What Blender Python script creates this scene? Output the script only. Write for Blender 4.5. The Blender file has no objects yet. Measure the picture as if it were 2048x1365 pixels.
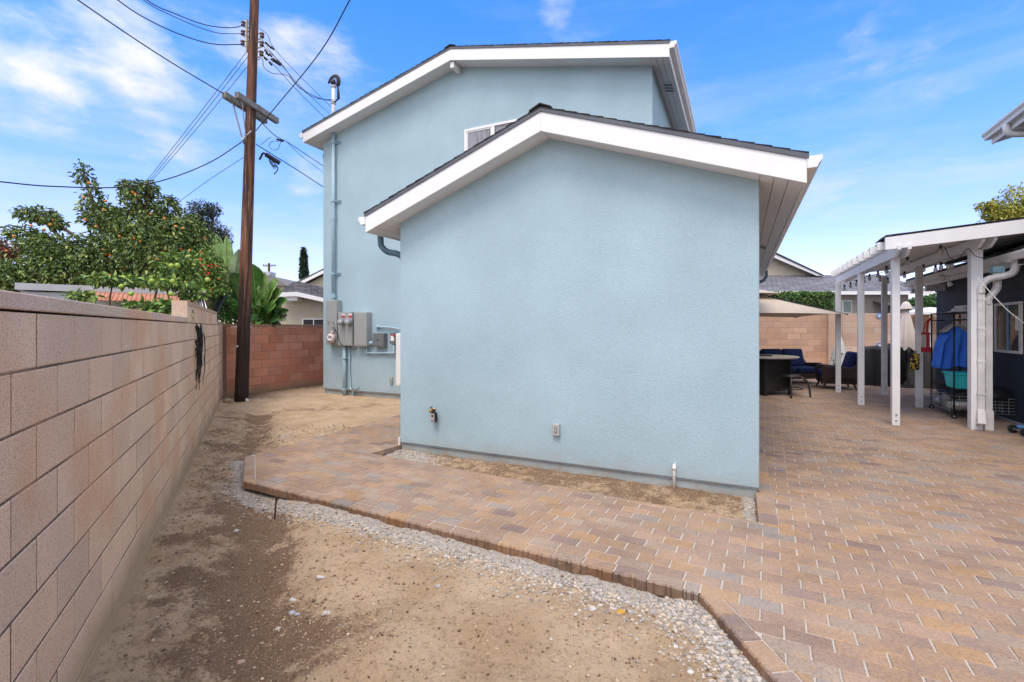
import bpy, bmesh, math, random
import numpy as np
from mathutils import Vector, Matrix
R = math.radians
random.seed(7)
SC = bpy.context.scene
COL = SC.collection

# ---------------------------------------------------------------- camera / light
CAM_H = 1.58
F = 952.0; HX, HY = 1024.0, 656.0
cd = bpy.data.cameras.new("camera"); cam = bpy.data.objects.new("camera", cd); COL.objects.link(cam)
cam.location = (0, 0, CAM_H); cam.rotation_euler = (R(90), 0, 0)
cd.sensor_width = 36; cd.lens = F/2048*36; cd.shift_y = -26.5/2048; cd.clip_end = 3000; cd.clip_start = 0.05
SC.camera = cam
SC.view_settings.view_transform = 'Standard'; SC.view_settings.look = 'None'
SC.view_settings.exposure = 1.4; SC.view_settings.gamma = 1
SC.render.resolution_x = 1024; SC.render.resolution_y = 682

SUN_DIR = Vector((-0.22, -0.50, 1.0)).normalized()          # towards the sun
sl = bpy.data.lights.new("sun", 'SUN'); so = bpy.data.objects.new("sun", sl); COL.objects.link(so)
sl.energy = 0.85; sl.angle = R(24); sl.color = (1.0, 0.87, 0.72)
so.rotation_euler = SUN_DIR.to_track_quat('Z', 'Y').to_euler(); so.location = (-10, -10, 20)

W = bpy.data.worlds.new("World"); SC.world = W; W.use_nodes = True
def world():
    nt = W.node_tree; nt.nodes.clear(); L = nt.links.new
    out = nt.nodes.new('ShaderNodeOutputWorld'); bg = nt.nodes.new('ShaderNodeBackground')
    bg.inputs[1].default_value = 0.15; L(bg.outputs[0], out.inputs[0])
    def M(op, a, b=None, c=None):
        n = nt.nodes.new('ShaderNodeMath'); n.operation = op
        for i, x in enumerate((a, b, c)):
            if x is None: continue
            if isinstance(x, (int, float)): n.inputs[i].default_value = x
            else: L(x, n.inputs[i])
        return n.outputs[0]
    sky = nt.nodes.new('ShaderNodeTexSky'); sky.sky_type = 'NISHITA'; sky.sun_disc = False
    sky.sun_elevation = math.asin(SUN_DIR.z); sky.sun_rotation = math.atan2(SUN_DIR.x, SUN_DIR.y)
    sky.air_density = 1.0; sky.dust_density = 0.6; sky.ozone_density = 2.0
    hs = nt.nodes.new('ShaderNodeMix'); hs.data_type = 'RGBA'; hs.blend_type = 'MULTIPLY'; hs.inputs[0].default_value = 1
    L(sky.outputs[0], hs.inputs[6])
    tc = nt.nodes.new('ShaderNodeTexCoord'); sp = nt.nodes.new('ShaderNodeSeparateXYZ'); L(tc.outputs['Generated'], sp.inputs[0])
    # clear-air tint from horizon to zenith
    rp = nt.nodes.new('ShaderNodeValToRGB'); L(M('MAXIMUM', sp.outputs[2], 0.0), rp.inputs[0])
    cr = rp.color_ramp; cr.elements[0].color = SKY_T[0]; cr.elements[1].color = SKY_T[3]
    cr.elements[1].position = 0.62
    for p, c in ((0.16, SKY_T[1]), (0.36, SKY_T[2])):
        e = cr.elements.new(p); e.color = c
    L(rp.outputs[0], hs.inputs[7])
    # clouds
    def noise(scale, detail, rough, off=0, zs=2.2):
        mp = nt.nodes.new('ShaderNodeMapping'); mp.inputs['Scale'].default_value = (1, 1, zs); mp.inputs['Location'].default_value = (off, off*.7, 0)
        L(tc.outputs['Generated'], mp.inputs[0])
        n = nt.nodes.new('ShaderNodeTexNoise'); n.inputs['Scale'].default_value = scale; n.inputs['Detail'].default_value = detail
        n.inputs['Roughness'].default_value = rough; n.inputs['Distortion'].default_value = 0.25
        L(mp.outputs[0], n.inputs['Vector']); return n.outputs[0]
    def blob(px, py, r0, r1, w):
        d = Vector(((px-HX)/F, 1, (HY-py)/F)).normalized()
        vm = nt.nodes.new('ShaderNodeVectorMath'); vm.operation = 'DOT_PRODUCT'; L(tc.outputs['Generated'], vm.inputs[0]); vm.inputs[1].default_value = d
        mr = nt.nodes.new('ShaderNodeMapRange'); mr.interpolation_type = 'SMOOTHSTEP'
        L(vm.outputs['Value'], mr.inputs[0]); mr.inputs[1].default_value = math.cos(R(r1)); mr.inputs[2].default_value = math.cos(R(r0))
        mr.inputs[4].default_value = w; return mr.outputs[0]
    s = None
    for b in CLOUDS:
        v = blob(*b); s = v if s is None else M('ADD', s, v)
    back = nt.nodes.new('ShaderNodeMapRange'); back.interpolation_type = 'SMOOTHSTEP'; L(sp.outputs[1], back.inputs[0])  # unseen cloud cover behind the camera, added to whiten the fill light
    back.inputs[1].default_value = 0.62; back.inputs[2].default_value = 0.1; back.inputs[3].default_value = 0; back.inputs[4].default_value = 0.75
    zen = nt.nodes.new('ShaderNodeMapRange'); zen.interpolation_type = 'SMOOTHSTEP'; L(sp.outputs[2], zen.inputs[0])  # unseen overhead cloud, added for the same neutral fill
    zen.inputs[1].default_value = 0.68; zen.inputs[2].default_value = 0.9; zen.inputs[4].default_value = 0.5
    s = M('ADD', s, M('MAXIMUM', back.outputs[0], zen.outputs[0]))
    fb = M('ADD', M('MULTIPLY', noise(3.6, 7, .58), 0.7), M('MULTIPLY', noise(9, 5, .6, 3), 0.3))
    wisp = M('MULTIPLY', M('SUBTRACT', noise(2.0, 6, .62, 9, 5.0), 0.46), 1.1)
    val = M('ADD', s, M('MULTIPLY', M('SUBTRACT', fb, 0.5), 2.5))
    mr = nt.nodes.new('ShaderNodeMapRange'); mr.interpolation_type = 'SMOOTHSTEP'; L(val, mr.inputs[0])
    mr.inputs[1].default_value = 0.18; mr.inputs[2].default_value = 0.95
    low = nt.nodes.new('ShaderNodeMapRange'); L(sp.outputs[2], low.inputs[0]); low.inputs[1].default_value = 0.55; low.inputs[2].default_value = 0.2
    wm = M('MULTIPLY', M('MAXIMUM', wisp, 0.0), M('ADD', M('MULTIPLY', low.outputs[0], 1.1), 0.35))
    mask = M('MINIMUM', M('ADD', mr.outputs[0], wm), 0.93)
    mx = nt.nodes.new('ShaderNodeMix'); mx.data_type = 'RGBA'; L(mask, mx.inputs[0]); L(hs.outputs[2], mx.inputs[6]); 
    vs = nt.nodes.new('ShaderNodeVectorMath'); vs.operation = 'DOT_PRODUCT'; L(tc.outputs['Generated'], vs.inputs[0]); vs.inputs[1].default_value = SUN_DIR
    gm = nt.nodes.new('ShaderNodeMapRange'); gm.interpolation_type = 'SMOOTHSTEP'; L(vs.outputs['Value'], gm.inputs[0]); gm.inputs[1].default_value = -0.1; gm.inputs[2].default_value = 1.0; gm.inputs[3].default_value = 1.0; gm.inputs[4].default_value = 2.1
    cm = nt.nodes.new('ShaderNodeVectorMath'); cm.operation = 'SCALE'; cm.inputs[0].default_value = CLOUD_COL[:3]; L(gm.outputs[0], cm.inputs['Scale']); L(cm.outputs[0], mx.inputs[7])   # cloud brightened towards the veiled sun, a boost added as fill light
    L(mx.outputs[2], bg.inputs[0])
SKY_T = [(.68, .555, .70, 1), (.57, .545, .74, 1), (.35, .58, .93, 1), (.17, .54, 1.0, 1)]
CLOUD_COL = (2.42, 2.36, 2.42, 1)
CLOUDS = [(70, 0, 1, 9, .30), (30, 200, 1, 5.5, .34), (610, 130, 1, 8, .24), (720, 140, 1, 5, .12), (1110, 10, 0, 3.0, .33),
          (310, 165, 0, 4, .3), (500, 300, 3, 18, .18), (1900, 330, 3, 14, .18), (1650, 380, 2, 12, .12), (220, 70, 1, 8, .14)]
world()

# ---------------------------------------------------------------- frames (metres; photo corner rays turned into real points)
O = (2.37, 4.56); d2 = (-0.9022, 0.4314); d1 = (0.4314, 0.9022)
def H(t, D, z): return (O[0]+t*d2[0]+D*d1[0], O[1]+t*d2[1]+D*d1[1], z)
def at(px, py, Y): return ((px-HX)/F*Y, Y, CAM_H+(HY-py)*Y/F)
def gr(px, py, z=0.0):
    Y = F*(CAM_H-z)/(py-HY); return ((px-HX)/F*Y, Y, z)
def pl(px, py, D):
    k = (px-HX)/F
    t = (k*(O[1]+d1[1]*D)-O[0]-d1[0]*D)/(d2[0]-k*d2[1]); Y = O[1]+d1[1]*D+d2[1]*t
    return t, CAM_H+(HY-py)*Y/F
def FR(ox, oy, deg, oz=0.0):
    c, s = math.cos(R(deg)), math.sin(R(deg))
    return lambda a, b, z: (ox+a*c-b*s, oy+a*s+b*c, oz+z)
def WF(ox, oy, ux, uy):                                   # frame along a wall: a along, b to the left of it
    l = math.hypot(ux, uy); ux /= l; uy /= l
    return lambda a, b, z: (ox+a*ux-b*uy, oy+a*uy+b*ux, z)

# ---------------------------------------------------------------- mesh builder
class MB:
    def __init__(s): s.v = []; s.f = []; s.c = []
    def face(s, pts, c=None):
        n = len(s.v); s.v.extend(pts); s.f.append(tuple(range(n, n+len(pts)))); s.c.append(c)
    def hexa(s, p, c=None):                                 # p: 4 bottom, 4 top
        n = len(s.v); s.v.extend(p)
        for q in ((3,2,1,0),(4,5,6,7),(0,1,5,4),(1,2,6,5),(2,3,7,6),(3,0,4,7)):
            s.f.append(tuple(n+i for i in q)); s.c.append(c)
        return s
    def box(s, fr, a0, a1, b0, b1, z0, z1, c=None):
        return s.hexa([fr(a0,b0,z0),fr(a1,b0,z0),fr(a1,b1,z0),fr(a0,b1,z0),fr(a0,b0,z1),fr(a1,b0,z1),fr(a1,b1,z1),fr(a0,b1,z1)], c)
    def prism(s, fr, poly, b0, b1, c=None):                 # poly of (a,z) extruded along b
        n = len(s.v); k = len(poly)
        s.v.extend([fr(a, b0, z) for a, z in poly]); s.v.extend([fr(a, b1, z) for a, z in poly])
        s.f.append(tuple(range(n, n+k))); s.c.append(c); s.f.append(tuple(range(n+2*k-1, n+k-1, -1))); s.c.append(c)
        for i in range(k):
            j = (i+1) % k; s.f.append((n+i, n+k+i, n+k+j, n+j)); s.c.append(c)
        return s
    def slab(s, poly, z0, z1, c=None):                      # poly of world (x,y) extruded up
        n = len(s.v); k = len(poly)
        s.v.extend([(x, y, z0) for x, y in poly]); s.v.extend([(x, y, z1) for x, y in poly])
        s.f.append(tuple(range(n+k-1, n-1, -1))); s.c.append(c); s.f.append(tuple(range(n+k, n+2*k))); s.c.append(c)
        for i in range(k):
            j = (i+1) % k; s.f.append((n+i, n+j, n+k+j, n+k+i)); s.c.append(c)
        return s
    def tube(s, pts, r, n=8, c=None, cap=True, flat=None):
        pts = [Vector(p) for p in pts]; m = len(pts)
        rs = r if isinstance(r, (list, tuple)) else [r]*m
        base = len(s.v); up = None
        for i, p in enumerate(pts):
            d = (pts[min(i+1, m-1)]-pts[max(i-1, 0)])
            d = d.normalized() if d.length > 1e-9 else Vector((0, 0, 1))
            if up is None: up = Vector((0, 0, 1)) if abs(d.z) < .9 else Vector((1, 0, 0))
            x = up.cross(d); x = x.normalized() if x.length > 1e-6 else Vector((1, 0, 0)); y = d.cross(x); up = y
            fl = flat or 1
            for k in range(n):
                a = 2*math.pi*(k+.5)/n; s.v.append(tuple(p+x*(math.cos(a)*rs[i])+y*(math.sin(a)*rs[i]*fl)))
        for i in range(m-1):
            for k in range(n):
                k2 = (k+1) % n; s.f.append((base+i*n+k, base+i*n+k2, base+(i+1)*n+k2, base+(i+1)*n+k)); s.c.append(c)
        if cap:
            s.f.append(tuple(base+k for k in range(n-1, -1, -1))); s.c.append(c)
            s.f.append(tuple(base+(m-1)*n+k for k in range(n))); s.c.append(c)
        return s
    def bar(s, p, q, w, h=None, c=None):                     # rectangular bar
        h = h or w; p, q = Vector(p), Vector(q); d = (q-p).normalized()
        up = Vector((0, 0, 1)) if abs(d.z) < .95 else Vector((d1[0], d1[1], 0))
        x = d.cross(up).normalized()*(w/2); y = x.cross(d).normalized()*(h/2)
        return s.hexa([tuple(a+o) for a in (p, q) for o in (-x-y, x-y, x+y, -x+y)], c)
    def ball(s, c0, r, nu=10, nv=7, c=None, jit=0, rng=random):
        rx, ry, rz = r if isinstance(r, (tuple, list)) else (r, r, r); base = len(s.v)
        s.v.append((c0[0], c0[1], c0[2]-rz))
        for i in range(1, nv):
            th = math.pi*i/nv
            for k in range(nu):
                a = 2*math.pi*k/nu; j = 1+(rng.uniform(-jit, jit) if jit else 0)
                s.v.append((c0[0]+rx*math.sin(th)*math.cos(a)*j, c0[1]+ry*math.sin(th)*math.sin(a)*j, c0[2]-rz*math.cos(th)*j))
        s.v.append((c0[0], c0[1], c0[2]+rz)); top = len(s.v)-1
        for k in range(nu):
            k2 = (k+1) % nu
            s.f.append((base, base+1+k2, base+1+k)); s.c.append(c)
            for i in range(nv-2): s.f.append((base+1+i*nu+k, base+1+i*nu+k2, base+1+(i+1)*nu+k2, base+1+(i+1)*nu+k)); s.c.append(c)
            s.f.append((base+1+(nv-2)*nu+k, base+1+(nv-2)*nu+k2, top)); s.c.append(c)
        return s
    def lathe(s, o, prof, n=16, c=None, fr=None):            # profile (r,z)
        base = len(s.v); m = len(prof)
        for r, z in prof:
            for k in range(n):
                a = 2*math.pi*k/n; s.v.append((o[0]+r*math.cos(a), o[1]+r*math.sin(a), o[2]+z))
        for i in range(m-1):
            for k in range(n):
                k2 = (k+1) % n; s.f.append((base+i*n+k, base+i*n+k2, base+(i+1)*n+k2, base+(i+1)*n+k)); s.c.append(c)
        s.f.append(tuple(base+k for k in range(n-1, -1, -1))); s.c.append(c)
        s.f.append(tuple(base+(m-1)*n+k for k in range(n))); s.c.append(c)
        return s
    def grid(s, fn, nu, nv, c=None):                          # fn(u,v)->pt
        base = len(s.v)
        for i in range(nu+1):
            for j in range(nv+1): s.v.append(fn(i/nu, j/nv))
        for i in range(nu):
            for j in range(nv):
                k = base+i*(nv+1)+j; s.f.append((k, k+nv+1, k+nv+2, k+1)); s.c.append(c(i, j) if callable(c) else c)
        return s
    def build(s, name, mat, parent=None, smooth=False, bevel=0, seg=2, recalc=True, solid=0, loc=None):
        off = Vector((0, 0, 0)); p = parent
        while p is not None: off += p.location; p = p.parent
        if parent is None and loc is not None: off = Vector(loc)
        me = bpy.data.meshes.new(name)
        me.from_pydata([(x-off.x, y-off.y, z-off.z) for x, y, z in s.v], [], s.f)
        if any(c is not None for c in s.c):
            at_ = me.color_attributes.new('Col', 'FLOAT_COLOR', 'CORNER'); buf = []
            for f, c in zip(s.f, s.c):
                c = c or (1, 1, 1); buf.extend((c[0], c[1], c[2], 1.0)*len(f))
            at_.data.foreach_set('color', buf)
        if recalc:
            bm = bmesh.new(); bm.from_mesh(me)
            if solid: bmesh.ops.remove_doubles(bm, verts=bm.verts, dist=1e-5)
            bmesh.ops.recalc_face_normals(bm, faces=bm.faces); bm.to_mesh(me); bm.free()
        if smooth: me.polygons.foreach_set('use_smooth', [True]*len(me.polygons))
        me.materials.append(mat); me.update()
        o = bpy.data.objects.new(name, me); COL.objects.link(o)
        if parent is not None: o.parent = parent
        elif loc is not None: o.location = loc
        if solid:
            m = o.modifiers.new('thick', 'SOLIDIFY'); m.thickness = solid; m.offset = 0
        if bevel:
            m = o.modifiers.new('bevel', 'BEVEL'); m.width = bevel; m.segments = seg; m.limit_method = 'ANGLE'; m.angle_limit = R(35)
        return o
def smoothpts(P, n=8):
    P = [Vector(p) for p in P]; P = [P[0]*2-P[1]]+P+[P[-1]*2-P[-2]]; out = []
    for i in range(1, len(P)-2):
        for k in range(n):
            u = k/n; a, b_, c, d = P[i-1], P[i], P[i+1], P[i+2]
            out.append(tuple(.5*((2*b_)+(-a+c)*u+(2*a-5*b_+4*c-d)*u*u+(-a+3*b_-3*c+d)*u**3)))
    out.append(tuple(P[-2])); return out
def tag(o, label=None, cat=None, group=None, kind=None):
    if label: o['label'] = label
    if cat: o['category'] = cat
    if group: o['group'] = group
    if kind: o['kind'] = kind
    return o
def thing(name, label, cat, loc, group=None):
    o = bpy.data.objects.new(name, None); COL.objects.link(o); o.location = loc; o.empty_display_size = .2
    return tag(o, label, cat, group)
def copy_tree(o, loc=None, parent=None):
    c = o.copy(); COL.objects.link(c)
    if parent is not None: c.parent = parent
    if loc is not None: c.location = loc
    for ch in list(o.children): copy_tree(ch, None, c)
    return c

# ---------------------------------------------------------------- materials
def mat(name, col=(.5,.5,.5), rough=.7, metal=0, attr=False, var=0.12, vs=3.0, fine=0.0, fs=120, bump=0.0, bs=150, spec=.4,
        col2=None, c2s=1.5, c2lo=.45, c2hi=.65, stretch=None, trans=0, sss=0, alpha=1, bdist=.004, hookup=None):
    m = bpy.data.materials.new(name); m.use_nodes = True; nt = m.node_tree; L = nt.links.new
    b = nt.nodes['Principled BSDF']; b.inputs['Roughness'].default_value = rough; b.inputs['Metallic'].default_value = metal
    b.inputs['Specular IOR Level'].default_value = spec
    geo = nt.nodes.new('ShaderNodeNewGeometry'); vec = geo.outputs['Position']
    if stretch:
        mp = nt.nodes.new('ShaderNodeMapping'); mp.inputs['Scale'].default_value = stretch; L(vec, mp.inputs[0]); vec = mp.outputs[0]
    def noise(sc, det=3, rg=.55):
        n = nt.nodes.new('ShaderNodeTexNoise'); n.inputs['Scale'].default_value = sc; n.inputs['Detail'].default_value = det; n.inputs['Roughness'].default_value = rg
        L(vec, n.inputs['Vector']); return n.outputs[0]
    def ramp(x, lo, hi, a, bb):
        r = nt.nodes.new('ShaderNodeMapRange'); L(x, r.inputs[0]); r.inputs[1].default_value = lo; r.inputs[2].default_value = hi
        r.inputs[3].default_value = a; r.inputs[4].default_value = bb; return r.outputs[0]
    def mix(bt, fac, a, c):
        x = nt.nodes.new('ShaderNodeMix'); x.data_type = 'RGBA'; x.blend_type = bt
        for i, q in ((0, fac), (6, a), (7, c)):
            if isinstance(q, (int, float)): x.inputs[i].default_value = q if i == 0 else (q, q, q, 1)
            elif isinstance(q, tuple): x.inputs[i].default_value = q
            else: L(q, x.inputs[i])
        return x.outputs[2]
    if attr:
        an = nt.nodes.new('ShaderNodeAttribute'); an.attribute_name = 'Col'; c = an.outputs['Color']
    else: c = (*col, 1)
    if col2: c = mix('MIX', ramp(noise(c2s, 4), c2lo, c2hi, 0, 1), c, (*col2, 1))
    if var:
        g = nt.nodes.new('ShaderNodeCombineColor'); v = ramp(noise(vs, 4), .3, .7, 1-var, 1+var)
        for i in range(3): L(v, g.inputs[i])
        c = mix('MULTIPLY', 1.0, c, g.outputs[0])
    if fine:
        g = nt.nodes.new('ShaderNodeCombineColor'); v = ramp(noise(fs, 2, .7), .3, .7, 1-fine, 1+fine)
        for i in range(3): L(v, g.inputs[i])
        c = mix('MULTIPLY', 1.0, c, g.outputs[0])
    ctx = dict(nt=nt, L=L, b=b, geo=geo, noise=noise, ramp=ramp, mix=mix, vec=vec)
    if hookup: c = hookup(ctx, c)
    if isinstance(c, tuple): b.inputs['Base Color'].default_value = c
    else: L(c, b.inputs['Base Color'])
    if bump:
        bn = nt.nodes.new('ShaderNodeBump'); bn.inputs['Strength'].default_value = bump; bn.inputs['Distance'].default_value = bdist
        L(noise(bs, 3, .6), bn.inputs['Height']); L(bn.outputs[0], b.inputs['Normal'])
    if trans: b.inputs['Transmission Weight'].default_value = trans
    if alpha < 1: b.inputs['Alpha'].default_value = alpha
    return m

def zstain(lo, hi, stain, sc=2.0, amt=.8):                     # mud splashed up the foot of a wall
    def f(x, c):
        nt, L = x['nt'], x['L']; sp = nt.nodes.new('ShaderNodeSeparateXYZ'); L(x['geo'].outputs['Position'], sp.inputs[0])
        a = nt.nodes.new('ShaderNodeMath'); a.operation = 'MULTIPLY_ADD'; L(x['noise'](sc, 4), a.inputs[0]); a.inputs[1].default_value = -.35; L(sp.outputs[2], a.inputs[2])
        return x['mix']('MIX', x['ramp'](a.outputs[0], lo-.17, hi-.17, amt, 0), c, (*stain, 1))
    return f
def blockhook(x, c):
    nt, L = x['nt'], x['L']
    c = x['mix']('MIX', x['ramp'](x['noise'](1.1, 4), .50, .62, 0, .6), c, (.72, .40, .24, 1))     # rusty water marks
    c = x['mix']('MIX', x['ramp'](x['noise'](.9, 5, .6),   .60, .75, 0, .35), c, (.62, .55, .49, 1))    # pale efflorescence
    c = x['mix']('MULTIPLY', x['ramp'](x['noise'](120, 3, .9), .48, .39, 0, .75), c, (.45, .40, .38, 1))   # dark aggregate
    c = x['mix']('MIX', x['ramp'](x['noise'](150, 3, .9), .54, .64, 0, .45), c, (.80, .70, .60, 1))
    return zstain(.02, .2, (.44, .32, .20))(x, c)

M = {}
def stuccohook(x, c):
    c = x['mix']('MULTIPLY', x['ramp'](x['noise'](140, 2, .9), .44, .34, 0, .35), c, (.62, .68, .72, 1))
    return zstain(.0, .20, (.37, .37, .33), 4, .5)(x, c)
M['stucco'] = mat('blue_stucco', (.375, .505, .565), .93, var=.085, vs=.9, fine=.06, fs=50, bump=.7, bs=70, bdist=.006, spec=.15, hookup=stuccohook)
M['trim'] = mat('white_trim_paint', (.80, .80, .80), .55, var=.03, vs=4)
M['soffit'] = mat('white_soffit', (.74, .745, .75), .7, var=.04, vs=2)
M['drip'] = mat('grey_drip_edge', (.10, .11, .13), .5)
M['shingle'] = mat('charcoal_shingles', (.03, .028, .03), .95, var=.4, vs=8, fine=.5, fs=90, bump=.8, bs=60)
M['pvc'] = mat('white_pvc', (.78, .78, .76), .35, var=.04)
M['bluepaint'] = mat('blue_painted_pipe', (.33, .47, .54), .5, var=.08, vs=5)
M['slatepaint'] = mat('slate_painted_pipe', (.075, .135, .175), .45, var=.1)
M['found'] = mat('foundation_concrete', (.36, .42, .43), .95, var=.2, vs=3, fine=.15, bump=.6, bs=40, hookup=zstain(-.10, .0, (.30, .24, .17), 6, .7))
M['boxgrey'] = mat('grey_enamel', (.34, .355, .35), .45, metal=.1, var=.04, vs=6)
M['boxdark'] = mat('dark_grey_enamel', (.15, .165, .175), .45, var=.05)
M['plgrey'] = mat('grey_plastic', (.42, .42, .42), .45, var=.05)
M['black'] = mat('black_rubber', (.018, .018, .02), .5, var=.1)
M['blackm'] = mat('black_metal', (.02, .02, .022), .4, metal=.3)
M['glass'] = mat('window_glass', (.10, .12, .14), .08, spec=.6, var=.1)
M['meterglass'] = mat('meter_glass', (.30, .31, .33), .1, spec=.8, var=.05)
M['red'] = mat('red_label', (.55, .05, .04), .5)
M['paperw'] = mat('white_label', (.75, .75, .75), .6)
M['brass'] = mat('brass', (.55, .33, .10), .35, metal=.8, var=.2, vs=20)
def zdark(x, c):
    nt, L = x['nt'], x['L']; sp = nt.nodes.new('ShaderNodeSeparateXYZ'); L(x['geo'].outputs['Position'], sp.inputs[0])
    c = x['mix']('MIX', x['ramp'](x['noise'](30, 3), .60, .66, 0, .6), c, (.34, .22, .16, 1))
    return x['mix']('MIX', x['ramp'](sp.outputs[2], 1.2, 2.6, .86, 0), c, (.016, .012, .012, 1))      # tarred butt of the pole
M['wood'] = mat('creosote_wood', (.16, .066, .036), .85, var=.3, vs=14, stretch=(1, 1, .045), col2=(.045, .026, .02), c2s=16, c2lo=.46, c2hi=.56,
                fine=.3, fs=60, bump=1, bs=30, bdist=.02, hookup=zdark)
M['greywood'] = mat('weathered_timber', (.20, .19, .18), .9, var=.3, vs=12, fine=.3, fs=40, bump=.6, bs=40)
M['galv'] = mat('galvanised_steel', (.42, .43, .45), .4, metal=.7, var=.1)
M['ceramic'] = mat('brown_insulator', (.09, .045, .03), .3)
M['block'] = mat('tan_block', attr=True, rough=.95, var=.07, vs=2, bump=.9, bs=180, bdist=.004, spec=.2, hookup=blockhook)
M['block2'] = mat('red_block', attr=True, rough=.95, var=.10, vs=2, fine=.12, fs=60, bump=.8, bs=90, spec=.2, hookup=zstain(.0, .18, (.28, .20, .13)))
M['block3'] = mat('peach_block', attr=True, rough=.95, var=.10, vs=1.5, fine=.08, fs=40, bump=.6, bs=90, spec=.2)
def paverhook(x, c):
    c = x['mix']('MIX', x['ramp'](x['noise'](7, 4, .7), .50, .66, 0, .50), c, (.27, .215, .19, 1))
    c = x['mix']('MIX', x['ramp'](x['noise'](11, 4, .7), .53, .66, 0, .45), c, (.46, .30, .17, 1))
    c = x['mix']('MULTIPLY', x['ramp'](x['noise'](55, 4, .85), .52, .42, 0, .55), c, (.60, .56, .54, 1))
    c = x['mix']('MIX', x['ramp'](x['noise'](1.1, 4),   .45, .75, 0, .30), c, (.44, .35, .275, 1))          # dusty film
    c = x['mix']('MULTIPLY', x['ramp'](x['noise'](230, 2, .8), .42, .33, 0, .6), c, (.45, .40, .38, 1))
    return x['mix']('MIX', x['ramp'](x['noise'](300, 2, .8), .66, .74, 0, .5), c, (.72, .66, .60, 1))
M['paver'] = mat('concrete_paver', attr=True, rough=.9, var=.13, vs=2.2, fine=.08, fs=60, bump=.8, bs=130, bdist=.004, spec=.25, hookup=paverhook)
M['sand'] = mat('joint_sand', (.50, .44, .375), .95, var=.12, vs=5, fine=.35, fs=160, bump=1, bs=200)
M['stone'] = mat('crushed_stone', attr=True, rough=.9, var=.1, vs=40, fine=.2, fs=200, bump=.4, bs=200)
M['leaf'] = mat('leaf', attr=True, rough=.5, var=.25, vs=4, spec=.35)
M['bark'] = mat('bark', (.13, .09, .065), .95, var=.3, vs=15, bump=.8, bs=40)
M['fruit'] = mat('orange_fruit', (.72, .24, .03), .4, var=.2, vs=9)
M['lime'] = mat('green_fruit', (.30, .42, .06), .4, var=.1, vs=9)
M['flower'] = mat('red_flower', (.60, .05, .02), .6)
M['beige'] = mat('beige_stucco', (.46, .40, .31), .95, var=.06, bump=.4, bs=60)
M['taupe'] = mat('taupe_stucco', (.40, .36, .32), .95, var=.06, bump=.4, bs=60)
def roofhook(sc=1.0, c1=(.22, .22, .25), c2=(.13, .13, .15)):
    def f(x, c):
        nt, L = x['nt'], x['L']
        def dot(v):
            n = nt.nodes.new('ShaderNodeVectorMath'); n.operation = 'DOT_PRODUCT'; L(x['geo'].outputs['Position'], n.inputs[0]); n.inputs[1].default_value = v; return n.outputs['Value']
        cb = nt.nodes.new('ShaderNodeCombineXYZ'); L(dot((d2[0], d2[1], 0)), cb.inputs[0]); L(dot((0, 0, 2.6)), cb.inputs[1])
        br = nt.nodes.new('ShaderNodeTexBrick'); L(cb.outputs[0], br.inputs[0]); br.inputs['Scale'].default_value = 1
        br.inputs['Brick Width'].default_value = .45; br.inputs['Row Height'].default_value = .16; br.inputs['Mortar Size'].default_value = .012; br.inputs['Bias'].default_value = 0
        br.inputs['Color1'].default_value = (*c1, 1); br.inputs['Color2'].default_value = (*c2, 1); br.inputs['Mortar'].default_value = (.03, .03, .035, 1)
        return x['mix']('MULTIPLY', .5, br.outputs[0], c)
    return f
M['roof'] = mat('grey_shingle_roof', (.9, .9, .9), .95, var=.3, vs=3, fine=.3, fs=30, hookup=roofhook())
M['darkblue'] = mat('navy_wall_paint', (.026, .037, .055), .7, var=.08, vs=3, bump=.3, bs=60)
M['post'] = mat('white_post_paint', (.84, .84, .85), .6, var=.05, vs=3)
M['dirtywhite'] = mat('old_white_paint', (.74, .73, .71), .6, var=.14, vs=5, fine=.05)
M['canvas'] = mat('beige_canvas', (.50, .42, .335), .9, var=.05, bump=.2, bs=200)
M['canvas2'] = mat('faded_beige_canvas', (.74, .66, .61), .9, var=.06)
M['wicker'] = mat('brown_wicker', (.055, .032, .025), .6, var=.4, vs=40, bump=1, bs=60, bdist=.01)
M['navy'] = mat('navy_cushion', (.012, .028, .105), .85, var=.15, vs=8)
M['cover'] = mat('black_cover', (.018, .019, .022), .55, var=.15, vs=6)
M['greycover'] = mat('grey_cover', (.13, .12, .11), .7, var=.2, vs=6)
M['net'] = mat('white_netting', (.80, .82, .80), .8, alpha=.75)
M['disc'] = mat('blue_plate', (.20, .28, .52), .4, var=.2, vs=20)
M['shirt'] = mat('bright_blue_cloth', (.05, .20, .78), .85, var=.1, vs=6)
M['teal'] = mat('teal_plastic', (.04, .68, .72), .4)
M['redc'] = mat('red_cloth', (.50, .015, .03), .8)
M['cream'] = mat('cream_canvas', (.55, .50, .42), .85)
M['wire'] = mat('basket_wire', (.50, .50, .48), .4, metal=.5)
M['greycloth'] = mat('grey_blue_cloth', (.30, .34, .40), .9, var=.2, vs=9)
M['whitecloth'] = mat('white_cloth', (.72, .72, .72), .9, var=.1, vs=9)
M['yellow'] = mat('black_and_yellow_print', (.02, .02, .02), .8, col2=(.62, .42, .05), c2s=28, c2lo=.50, c2hi=.53)
M['curtain'] = mat('curtain_behind_glass', (.26, .26, .28), .25, col2=(.13, .13, .15), c2s=14, spec=.6, stretch=(1, 1, .15))
M['plasticbag'] = mat('pinkish_plastic_bag', (.52, .40, .38), .25, var=.2, vs=20)
M['bluelt'] = mat('light_blue_plastic', (.16, .33, .62), .4)
M['terra'] = mat('terracotta_tile', (.46, .20, .115), .85, var=.2, vs=6, fine=.1)
M['metalroof'] = mat('pale_metal_roof', (.42, .43, .45), .5, var=.1)
M['bulb'] = mat('clear_bulb_glass', (.55, .52, .46), .1, spec=.8, alpha=.75)
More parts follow.
